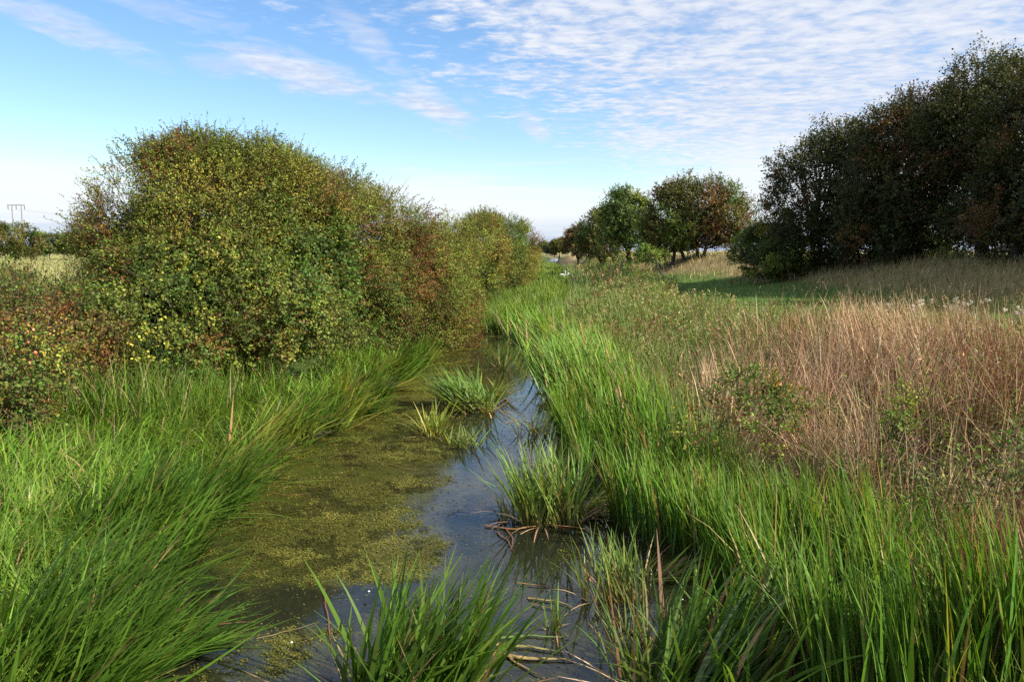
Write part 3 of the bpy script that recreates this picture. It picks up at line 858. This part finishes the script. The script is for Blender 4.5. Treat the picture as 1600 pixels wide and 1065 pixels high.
def shoots(lobes, n, L, lsize, pal, seed, topz=.2):
    """long wispy shoots standing out of the outline"""
    c = np.array([l[0] for l in lobes]); r = np.array([l[1] for l in lobes])
    k = rng.integers(0, len(lobes), n)
    nn = unit(rng.normal(0, 1, (n, 3)) + [0, 0, .8])
    p = c[k] + nn * r[k] * .92
    deep = np.sort(np.linalg.norm((p[:, None] - c[None]) / r[None], axis=-1), 1)[:, 0]
    p, nn = p[deep > .85], nn[deep > .85]
    N = len(p)
    d = unit(nn * .8 + rng.normal(0, .35, (N, 3)) + [0, 0, .5])
    return sprays(p, d, U(L * .5, L * 1.3, N), 12, lsize, pal(p, N, seed), .12, .7, .6, .014, (.09, .065, .045), .7)


def plant(name, base, label, cat, lobes, nspray, nleaf, lsize, Ls, pal, seed, group=None, trunks=None, berry=0, bsize=.012, bcols=RED, nshoot=0, Lsh=.7, leafmat=None, r0=.09, **kw):
    base = np.asarray(base, float)
    base[2] = float(ground_z(base[0], base[1])) - .05
    root = empty(name, base, label, cat, group)
    cr, pts = crown(lobes, nspray, nleaf, lsize, Ls, pal, seed, **kw)
    parts = [cr]
    if nshoot:
        parts.append(shoots(lobes, nshoot, Lsh, lsize, pal, seed))
    mesh_obj("crown", *merge(parts), leafmat or M_LEAF, root, base)
    tp = []
    if trunks is None:
        trunks = [(base + [rng.normal(0, .15), rng.normal(0, .15), 0], None)]
    for (b0, fork) in trunks:
        b0 = np.asarray(b0, float)
        f0 = fork if fork is not None else b0 + [0, 0, .4]
        f0 = np.asarray(f0, float)
        tp.append(limb(b0 - [0, 0, .1], f0, r0, r0 * .75, 6, .06))
        for (cc, rr) in lobes:
            cc = np.asarray(cc)
            tp.append(limb(f0, cc + [0, 0, rr[2] * .3], r0 * .6, r0 * .15, 9, .25, .05))
            for _ in range(3):
                e = cc + unit(rng.normal(0, 1, 3) + [0, 0, .4]) * np.array(rr) * .85
                tp.append(limb(f0 * .35 + cc * .65, e, r0 * .28, r0 * .06, 7, .25))
    if tp:
        mesh_obj("trunk", *merge(tp), M_BARK, root, base)
    if berry:
        tag(mesh_obj("berries", *berries(pts, berry, bsize, bcols), M_BERRY, root, base), kind='stuff')
    return root


def L_(px, py, d, rx, rz=None, ry=None):
    return (at(px, py, d), (rx, ry or rx, rz or rx))


G_HAW = 'hawthorn bushes along the left bank'
A = [L_(345, 340, 18.2, 1.75, 1.4), L_(275, 345, 17.5, 1.05), L_(425, 325, 19, 1.5, 1.25), L_(225, 365, 17, 1.0, .85), L_(238, 300, 17.4, .8, .6), L_(320, 284, 18, 1.0, .68),
     L_(400, 285, 19, 1.0, .6), L_(335, 410, 17.4, 1.7, 1.2), L_(215, 350, 17.2, .55, .4), L_(290, 268, 18, .55, .40)]
plant("hawthorn_bush", (-6.8, 18.6, 0), 'large rounded hawthorn flecked yellow and red, tallest bush on the left bank', 'bush', A, 25000, 12, .041, .50, P_HAW, 1, G_HAW,
      berry=900, nshoot=320, Lsh=.9, alt=RUST + RED, altp=.03, holes=-.26)
B = [L_(505, 365, 22, 1.7, 1.45), L_(585, 395, 24, 1.7, 1.5), L_(640, 445, 25, 1.5, 1.35), L_(560, 460, 22.8, 1.5), L_(680, 490, 26, .85, .85), L_(640, 515, 25.2, 1.0, .75), L_(668, 415, 26.5, 1.1, 1.0), L_(700, 470, 27, .8, .9), L_(700, 515, 26.8, .75, .5),
     L_(595, 345, 25, 1.2, .8), L_(485, 325, 22, 1.2, .85), L_(540, 475, 21, .9), L_(470, 430, 19.5, .9)]
plant("hawthorn_bush", (-4.2, 24.2, 0), 'broad hawthorn with rusty berried sprays sloping down to overhang the stream', 'bush', B, 28000, 12, .045, .54, P_HAWB, 2, G_HAW,
      berry=1300, bsize=.014, nshoot=480, Lsh=.85, alt=RUST + RED, altp=.05, droop=.32, holes=-.24)
C1 = [L_(705, 395, 38, 1.5, 1.35), L_(745, 390, 42, 1.5, 1.5), L_(730, 425, 41, 1.5, 1.2), L_(690, 420, 36, 1.2, 1.2)]
plant("hawthorn_bush", (-2.6, 41, 0), 'dense olive hawthorn behind the broad overhanging one', 'bush', C1, 7000, 11, .068, .6, P_HEDGE, 3, G_HAW, berry=160, bsize=.018, nshoot=120, holes=-.6)
C2 = [L_(770, 390, 48, 1.8, 1.8), L_(800, 392, 54, 1.5, 1.7), L_(785, 415, 52, 1.9, 1.3), L_(812, 405, 60, 1.05, 1.4), L_(760, 360, 50, 1.0, .8)]
plant("hawthorn_bush", (-.6, 53, 0), 'domed olive hawthorn at the far end of the left hedge', 'bush', C2, 8500, 11, .075, .6, P_HEDGE, 4, G_HAW, berry=120, bsize=.02, nshoot=120, holes=-.65)

G_BR = 'bramble thickets in front of the hawthorns'
plant("bramble_thicket", (-4.7, 15.8, 0), 'yellowing bramble thicket at the foot of the two large hawthorns', 'bramble', [L_(430, 480, 16, 1.0, .75), L_(360, 450, 16.2, .8, .9), L_(500, 515, 17, .6, .6), L_(395, 535, 15.4, .7, .35), L_(320, 500, 15.6, .6, .45)],
      5600, 9, .054, .42, P_BRAMY, 5, G_BR, nshoot=60, wid=.85, alt=DEAD, altp=.05, r0=.04, holes=-.3)
plant("bramble_thicket", (-6.6, 15.0, 0), 'green bramble thicket left of the yellowing one', 'bramble', [L_(245, 500, 15, 1.0, .65), L_(165, 520, 14.6, .8, .45), L_(280, 440, 16, .9, .75), L_(265, 550, 14.2, .7, .35), L_(210, 455, 16, .8, .6)],
      6000, 9, .052, .42, P_BRAM, 6, G_BR, berry=60, nshoot=60, wid=.85, alt=YELL, altp=.03, r0=.04, holes=-.3)
plant("bramble_thicket", (-4.0, 19.0, 0), 'dark green bramble creeping up between the two large hawthorns', 'bramble', [L_(455, 380, 18.2, .9, .9), L_(500, 420, 18.6, .7, .8), L_(410, 390, 17.2, 1.0, .8)],
      2600, 9, .07, .4, palette(GREEN, YELL, .25), 7, G_BR, wid=.9, r0=.04)
plant("dog_rose", (-8.6, 13.2, 0), 'reddish dog rose thicket dotted with hips beside the pale field', 'rose bush', [L_(100, 545, 13.2, .8, .36), L_(35, 515, 13.6, .7, .40), L_(70, 482, 15, .9, .30), L_(150, 480, 15.8, .7, .34), L_(10, 482, 15, .6, .25)],
      5600, 9, .048, .45, P_ROSE, 8, 'rose bushes on the left', berry=420, bsize=.011, nshoot=120, alt=RUST + RED, altp=.08, r0=.04)
rose = plant("dog_rose", (-7.3, 10.9, 0), 'dark arching rose bush at the left edge with pink fruit hanging in it', 'rose bush', [L_(-10, 570, 10.8, .75, .85), L_(-70, 620, 10.3, .9, 1.0), L_(45, 575, 11.4, .5, .5), L_(-15, 660, 10.4, .5, .5), L_(-20, 505, 11.6, .8, .5)],
      3900, 9, .044, .42, P_ROSE, 9, 'rose bushes on the left', berry=200, bsize=.011, nshoot=90, alt=RUST, altp=.10, r0=.04, holes=-.12)
for (px, py, d) in ((43, 518, 10.1), (52, 515, 10.2), (55, 551, 10.0), (46, 567, 10.0), (44, 535, 10.2)):
    q = at(px, py, d + .1); nseg = 9
    th = np.linspace(0, np.pi, nseg); rr_ = .026 * rng.uniform(.6, 1.2)
    v_, f_, c_ = tube(np.stack([np.zeros(nseg), np.zeros(nseg), rr_ * np.cos(th)], -1) + q, np.maximum(rr_ * np.sin(th), .002), 10, (.42, .15, .07))
    mesh_obj("fruit", v_, f_, c_ * np.exp(rng.normal(0, .14, (len(v_), 3))) * np.exp(rng.normal(0, .35)), M_BERRY, rose, np.array(rose.location))
for (a_, b_) in (((-5, 725), (28, 775)), ((-20, 690), (20, 740)), ((-30, 520), (10, 560)), ((5, 640), (40, 690))):
    mesh_obj("bare_stem", *limb(at(*a_, 9.9), at(*b_, 9.7), .009, .004, 8, .2, .08, (.13, .09, .07)), M_BARK, rose, np.array(rose.location))

# right bank shrubs among the dry grass
G_SH = 'low shrubs in the dry grass'
plant("bramble_shrub", onz(1180, 665, .9), 'rounded green bramble patch in the dry grass nearest the reeds', 'bramble', [L_(1190, 640, 9.9, .34, .12), L_(1130, 665, 9.7, .26, .10), L_(1245, 668, 9.6, .26, .10), L_(1165, 618, 10.3, .26, .1)],
      420, 9, .045, .32, palette(GREEN, OLIVE, .3, RUST, .12), 10, G_SH, trunks=[], wid=.7, r0=.02, zmin=.05)
plant("bramble_shrub", onz(1395, 690, 1.2), 'upright dark green bramble column in the dry grass', 'bramble', [L_(1398, 680, 8.4, .09, .18), L_(1412, 650, 8.6, .10, .12), L_(1380, 715, 8.3, .16, .10)],
      180, 9, .036, .22, palette(GREEN, OLIVE, .3), 11, G_SH, trunks=[], wid=.7, r0=.02, zmin=.05)
plant("bramble_shrub", onz(1505, 770, 1.1), 'sparse bramble spray low in the dry grass near the right edge', 'bramble', [L_(1510, 770, 6.6, .25, .10), L_(1585, 725, 6.8, .2, .1)],
      90, 8, .040, .3, palette(GREEN, OLIVE, .3), 12, G_SH, trunks=[], wid=.7, r0=.015, zmin=.05)

# row of trees on the right
G_TR = 'hawthorn trees on the mounds'
def tree(base, label, lobes, ns, ls, Ls, pal, seed, fork=1.8, ntr=1, r0=.22, nleaf=11, **kw):
    base = np.asarray(base, float); base[2] = float(ground_z(base[0], base[1]))
    tr = []
    for i in range(ntr):
        b0 = base + ([0, 0, 0] if ntr == 1 else [rng.uniform(-1, 1) * .9 + (i - ntr / 2) * .7, rng.uniform(-.8, .8), 0])
        b0[2] = float(ground_z(b0[0], b0[1])) - .05
        tr.append((b0, b0 + [rng.normal(0, .25), rng.normal(0, .2), fork]))
    return plant("hawthorn_tree", base, label, 'tree', lobes, ns, nleaf, ls, Ls, pal, seed, kw.pop('group', G_TR), trunks=tr, r0=r0 / (ntr ** .5), **kw)


T1 = [L_(1290, 285, 43, 2.1, 2.2), L_(1260, 320, 42.5, 1.5, 1.6), L_(1335, 270, 43, 1.7, 2.0), L_(1300, 350, 43, 1.9, 1.5), L_(1250, 265, 43, .9, .9), L_(1305, 225, 43.5, 1.2, .9), L_(1350, 340, 42, 1.6, 1.7), L_(1275, 375, 42.5, 1.6, .9), L_(1330, 378, 42, 1.5, .8)]
tree(at(1305, 400, 43), 'dark rusty tree at the left end of the tall group on the right', T1, 7000, .105, .85, P_TREE, 20, ntr=2, nshoot=160, Lsh=.9, holes=-.62)
T2 = [L_(1430, 262, 39, 2.1, 2.0), L_(1405, 215, 39, 1.1, 1.0), L_(1468, 208, 39, 1.7, 1.6), L_(1400, 300, 38.5, 2.0, 1.8), L_(1460, 300, 39, 2.0, 2.0), L_(1445, 180, 39.5, .9, .6), L_(1385, 295, 39, 1.3, 1.5), L_(1370, 345, 39, 1.5, 1.2), L_(1370, 375, 38.5, 1.3, .8), L_(1430, 350, 38, 1.5, .9)]
tree(at(1385, 405, 39), 'massive dark tree with a thick trunk in the middle of the tall group', T2, 10000, .105, .9, P_TREE, 21, ntr=1, r0=.42, nshoot=200, Lsh=.9, holes=-.62)
T3 = [L_(1540, 192, 35.5, 2.0, 1.7), L_(1545, 136, 35.5, 1.4, .85), L_(1590, 200, 35, 2.0, 2.2), L_(1500, 220, 36, 1.5, 1.7), L_(1520, 300, 36, 1.7, 1.4), L_(1590, 140, 36, 1.1, .8), L_(1570, 320, 35, 1.9, 1.6), L_(1550, 365, 34.5, 1.7, .9)]
tree(at(1535, 415, 36), 'tallest tree with a reddish crown near the right edge of the photo', T3, 8600, .10, .9, P_TREE, 22, ntr=1, r0=.34, nshoot=220, Lsh=.9, holes=-.62)
T4 = [L_(1660, 210, 31, 2.4, 2.4), L_(1620, 300, 31, 1.9, 1.8), L_(1690, 320, 31, 2.2, 1.8), L_(1600, 360, 31.5, 1.3, 1.0), L_(1700, 160, 31, 1.8, 1.3)]
tree(at(1640, 420, 31), 'dark low hanging tree cut off by the right edge of the photo', T4, 7600, .105, .9, P_TREE, 23, ntr=2, r0=.34, nshoot=120, Lsh=.9, holes=-.62)
T5 = [((21.0, 24.5, 6.2), (2.6, 2.6, 2.6)), ((20.2, 23, 4.2), (2.2, 2.2, 1.8)), ((21.5, 26.2, 4.6), (2.4, 2.4, 2.0)), ((21.2, 24.6, 8.6), (1.6, 1.6, 1.3))]
tree((21, 24.5, 0), 'tree of the same row just outside the photo on the right', T5, 4200, .13, .9, P_TREE, 24, r0=.3)

# the second row of the thicket, just beyond the frame, which shades the lower half of the visible trees
for (bx, by, hh0, lab) in ((27.5, 25.5, 10.5, 'tree of the second row beyond the right edge of the photo, nearest the camera'), (28.5, 31, 11.5, 'tree of the second row beyond the right edge of the photo, middle one'), (28.5, 36.5, 11, 'tree of the second row beyond the right edge of the photo, farthest from the camera')):
    tree((bx, by, 0), lab, [((bx, by, hh0 * .62), (2.9, 3.0, 3.0)), ((bx - .8, by - 1.2, hh0 * .42), (2.6, 2.8, 2.4)), ((bx + .5, by + 1.4, hh0 * .45), (2.8, 2.8, 2.4)), ((bx, by, hh0 * .84), (1.9, 2.0, 1.7))], 3600, .15, .9, P_TREE, 60 + int(by), r0=.3, holes=-.6)

M1 = [L_(1035, 380, 63, 1.0, .7), L_(1150, 380, 62, 1.2, .8), L_(1090, 325, 62, 2.1, 1.8), L_(1050, 338, 62, 1.6, 1.6), L_(1128, 330, 62, 1.5, 1.7), L_(1112, 303, 62.5, 1.4, 1.1), L_(1062, 308, 62, 1.2, .9), L_(1145, 345, 61, 1.1, 1.3), L_(1030, 350, 62, 1.0, 1.2), L_(1090, 355, 62, 2.2, 1.0), L_(1060, 368, 62, 1.4, .6), L_(1130, 370, 61.5, 1.3, .7)]
tree(at(1083, 392, 62), 'rounded rusty tree on several trunks standing on a tan mound', M1, 5200, .135, .9, P_TREEM, 25, fork=1.2, ntr=5, r0=.34, nshoot=160, Lsh=.9, holes=-.40)
M2 = [L_(985, 345, 74, 1.9, 2.0), L_(970, 330, 74, 1.1, 1.2), L_(1000, 365, 73, 1.3, 1.2), L_(965, 374, 74, 1.5, 1.1), L_(995, 382, 73, 1.4, .7), L_(985, 318, 74, .8, .7)]
tree(at(985, 395, 74), 'bright green tree left of the rounded rusty one', M2, 3000, .15, .9, P_TREEG, 26, fork=1.2, r0=.24, nshoot=90, Lsh=.9)
M3 = [L_(940, 382, 89, 1.9, .9), L_(940, 362, 90, 1.9, 1.9), L_(925, 372, 92, 1.6, 1.3), L_(955, 350, 90, 1.4, 1.5), L_(945, 340, 90, .8, .7)]
tree(at(940, 395, 90), 'brown and green tree beyond the bright green one', M3, 2600, .17, .9, P_TREEM, 27, fork=1.0, r0=.22, nshoot=60)
M4 = [L_(905, 384, 124, 1.9, 1.0), L_(905, 374, 125, 1.8, 1.6), L_(898, 378, 125, 1.4, 1.2), L_(912, 372, 124, 1.2, 1.6)]
m4 = tree(at(904, 393, 125), 'small dark red tree towards the end of the row', M4, 1500, .2, .9, palette([(.07, .06, .022), (.09, .07, .025)], RUST, .4), 28, fork=1., r0=.2)
M5 = [L_(880, 383, 190, 1.6, 1.2), L_(872, 384, 190, 1.4, 1.1)]
m5 = tree(at(876, 392, 190), 'smallest rounded green tree at the end of the row', M5, 1000, .24, .9, P_TREEM, 29, fork=.6, r0=.2)

G_UB = 'bushes under and between the trees on the right'
plant("green_bush", at(1190, 405, 47), 'rounded mid green bush between the rusty tree and the tall group', 'bush', [L_(1185, 382, 47, 1.1, .9), L_(1210, 392, 46, .9, .8), L_(1170, 395, 47, .8, .7)], 1800, 10, .10, .5, P_TREEG, 30, G_UB, holes=-.6)
plant("green_bush", at(1220, 415, 44), 'low dark bush at the foot of the tall group', 'bush', [L_(1225, 405, 43, 1.2, .6), L_(1190, 412, 43, .9, .45), L_(1260, 398, 43, 1.0, .6)], 1300, 10, .10, .5, palette([(.05, .075, .02), (.06, .08, .02)], OLIVE, .3), 31, G_UB, holes=-.6)
plant("green_bush", at(1455, 395, 47), 'light green bush seen through the gap under the dark trees', 'bush', [L_(1440, 388, 47, 1.3, .8), L_(1475, 395, 47, 1.2, .6), L_(1420, 378, 48, .9, .7)], 1600, 10, .11, .5, palette([(.09, .14, .03), (.11, .16, .035)], OLIVE, .3), 32, G_UB, holes=-.6)
plant("green_bush", at(1210, 355, 46), 'small reddish bush touching the left side of the tall group', 'bush', [L_(1212, 355, 46, .8, .8), L_(1200, 340, 46, .5, .5), L_(1225, 375, 46, .9, .8)], 900, 10, .10, .6, palette(RUST, OLIVE, .4), 33, G_UB)
plant("green_bush", at(1040, 405, 52), 'small dark thorn bush at the foot of the tan mound', 'bush', [L_(1020, 402, 55, .8, .35), L_(1010, 398, 56, .5, .35)], 420, 9, .10, .4, palette(GREEN, OLIVE, .3), 34, G_UB)

# far bushes across the left field and at the end of the valley
G_FB = 'far bushes across the left field'
plant("field_bush", at(10, 390, 105), 'wide dark bush at the left edge of the far field', 'bush', [L_(20, 374, 105, 2.4, 1.7), L_(-25, 374, 105, 3.0, 1.8), L_(45, 380, 104, 1.4, 1.1)], 2600, 10, .19, .8, P_TREEM, 35, G_FB, holes=-.6)
for i, (px, py, d, r_, lab) in enumerate(((75, 378, 170, 2.3, 'small far bush just right of the wide dark one'), (98, 380, 175, 2.0, 'low far bush second right of the wide dark one'),
                                          (118, 379, 165, 1.9, 'far bush half hidden by the tall hawthorn'), (135, 381, 170, 2.0, 'far bush seen through the edge of the tall hawthorn'))):
    plant("field_bush", at(px, 392, d), lab, 'bush', [L_(px - 5, py + 2, d, r_, r_ * .75), L_(px + 6, py + 4, d, r_ * .9, r_ * .6)], 700, 9, .3, .9, palette([(.09, .12, .03), (.105, .125, .035)], OLIVE, .3), 40 + i, G_FB, holes=-.7)
for i, (px, d, lab) in enumerate(((843, 420, 'farthest bluish tree left of the end of the valley'), (856, 400, 'far dark tree standing over the pale stubble'), (866, 330, 'far rounded tree before the row of hawthorns begins'))):
    plant("far_tree", at(px, 393, d), lab, 'tree', [L_(px - 5, 386, d, 2.6, 1.9), L_(px + 5, 387, d, 2.6, 1.7)], 600, 9, .5, 1.2, palette([(.05, .075, .035), (.06, .085, .04)], OLIVE, .2), 50 + i, 'trees at the end of the valley', holes=-.8)


# ------------------------------------------------------------------ flowering weeds and docks
def weed(px, py, d, h, label, cat, leafc, headc, nst, group, name, hs=.05, nh=8, lsize=.06):
    top = at(px, py, d)
    b0 = np.array([top[0], top[1], float(ground_z(top[0], top[1]))])
    h = max(.5, top[2] - b0[2])
    root = empty(name, b0, label, cat, group)
    p = np.stack([rng.normal(0, .09, nst), rng.normal(0, .09, nst), np.full(nst, -.03)], -1)
    dd = unit(np.stack([rng.normal(0, .12, nst), rng.normal(0, .12, nst), np.ones(nst)], -1))
    L = h * U(.75, 1.0, nst)
    mesh_obj("leafy_stems", *sprays(p, dd, L, 22, lsize, pick(leafc, nst), 0, .35, .2, .012, (.13, .13, .05), .8), M_LEAF, root)
    for tip in p + dd * L[:, None]:
        q = tip + rng.normal(0, .003, (nh, 3)) * [1, 1, 1.3]
        mesh_obj("flower", *sprays(q, unit(rng.normal(0, .4, (nh, 3)) + [0, 0, 1]), np.full(nh, hs), 7, hs * .6, pick(headc, nh, .12), 0, .7, .2, 0, (0, 0, 0), .9), M_DRY, root)


FLUFF = [(.62, .58, .50), (.55, .50, .40), (.40, .38, .26)]
TH = [(1440, 462, 14.5, 'thistle with pale fluffy heads, left of the two tall ones before the dark track'), (1522, 456, 14.5, 'thistle with pale fluffy heads, right of the two tall ones before the dark track'),
      (1500, 474, 14.6, 'shorter thistle between the two tall ones'), (1590, 480, 13.8, 'thistle with pale heads at the right edge of the photo'), (1378, 472, 15, 'thistle among dry stalks left of the tall thistles')]
for i, (px, py, d, lab) in enumerate(TH):
    weed(px, py, d, 1.2, lab, 'thistle', [(.11, .15, .05), (.13, .17, .06)], FLUFF, 9, 'thistles along the track', "thistle_plant", .045, 7)
DK = [(1392, 475, 15.2, 'rust red dock rising behind the dry grass'), (1000, 452, 33, 'rust red dock patch in the middle of the right bank'), (1078, 462, 27, 'dark red dock among the olive herbs'),
      (955, 432, 48, 'far reddish dock on the right bank'), (1210, 470, 22, 'brown dock left of the tall dry grass'), (930, 455, 38, 'small red dock beside the channel reeds')]
for i, (px, py, d, lab) in enumerate(DK):
    weed(px, py, d, 1.2, lab, 'dock', [(.22, .11, .06), (.18, .12, .06), (.13, .13, .05)], [(.26, .13, .075), (.22, .12, .07)], 9, 'docks on the right bank', "dock_plant", .038 * max(1, d / 26), 10, .07)


# ------------------------------------------------------------------ swans far up the stream
def swan(px, py, d, upright, label):
    c = at(px, py, d); c[2] = 0
    root = empty("swan", c, label, 'swan', 'swans up the stream')
    white = (.80, .80, .77)
    path = [(-.62, 0, .30), (-.5, 0, .22), (-.25, 0, .18), (.05, 0, .20), (.28, 0, .22), (.42, 0, .26)]
    rad = [.03, .10, .20, .23, .19, .11]
    if upright:
        path += [(.47, 0, .42), (.40, 0, .60), (.38, 0, .76), (.46, 0, .86), (.55, 0, .85), (.62, 0, .81)]
        rad += [.07, .05, .045, .055, .055, .03]
        beak = [(.61, 0, .81), (.67, 0, .785), (.72, 0, .765)]
    else:
        path += [(.55, 0, .34), (.68, 0, .32), (.80, 0, .24), (.90, 0, .16), (.96, 0, .12), (1.0, 0, .10)]
        rad += [.07, .05, .045, .055, .055, .03]
        beak = [(.99, 0, .10), (1.04, 0, .07), (1.08, 0, .04)]
    mesh_obj("body", *tube(path, rad, 12, white), M_WHITE, root)
    for s in (-1, 1):
        mesh_obj("wing", *tube([(.25, s * .17, .28), (.0, s * .21, .34), (-.3, s * .17, .34), (-.62, s * .06, .36)], [.03, .13, .11, .02], 8, white), M_WHITE, root)
    mesh_obj("beak", *tube(beak, [.03, .022, .008], 7, (.75, .25, .05)), M_BERRY, root)
    root.rotation_euler = (0, 0, math.pi if upright else .25)
    root.scale = (.72,) * 3
    return root


swan(887, 426, 104, True, 'white swan with raised neck far up the stream')
swan(880, 427, 101, False, 'white swan with lowered neck beside the upright one')

# ------------------------------------------------------------------ wooden power pole pair and its cables
pd = 250.0
g0 = at(25, 393, pd); gz = float(ground_z(g0[0], g0[1]))
pole = empty("power_pylon", (g0[0], g0[1], gz), 'twin pole wooden power pylon with one crossarm beyond the left field', 'pylon')
ztop = at(25, 320.5, pd)[2]
def loc(px, z, dy=0):
    return np.array([at(px, 320, pd)[0], pd + dy, z]) - [g0[0], g0[1], gz]
WOOD = (.25, .23, .22)
for px in (18.5, 33):
    mesh_obj("pole", *tube([loc(px, gz - .3), loc(px, ztop * .5 + gz * .5), loc(px, ztop + .1)], [.22, .19, .16], 8, WOOD), M_BARK, pole)
arm = tube([loc(11, ztop), loc(25, ztop + .03), loc(38.5, ztop)], [.13, .14, .13], 4, (.22, .20, .19))
mesh_obj("crossarm", *arm, M_BARK, pole)
IX = (12.3, 25, 38)
for px in IX:
    mesh_obj("insulator", *tube([loc(px, ztop - .1), loc(px, ztop - .5), loc(px, ztop - .9), loc(px, ztop - 1.4)], [.06, .14, .14, .07], 8, (.12, .12, .16)), M_BERRY, pole)
for px, nm in zip(IX, ('cable from the left insulator of the pylon', 'cable from the middle insulator of the pylon', 'cable from the right insulator of the pylon')):
    a0 = np.array([at(px, 320, pd)[0], pd, ztop - 1.4]); a1 = a0 + [60, 160, 1.5]
    t = np.linspace(0, 1, 24)[:, None]
    pts = a0 * (1 - t) + a1 * t; pts[:, 2] -= 3.2 * np.sin(t[:, 0] * np.pi)
    o = mesh_obj("power_cable", *tube(pts, np.full(24, .018), 4, (.2, .2, .22)), M_BARK, base=a0); o.location = a0
    tag(o, 'thin sagging ' + nm, 'cable', 'cables of the power line')
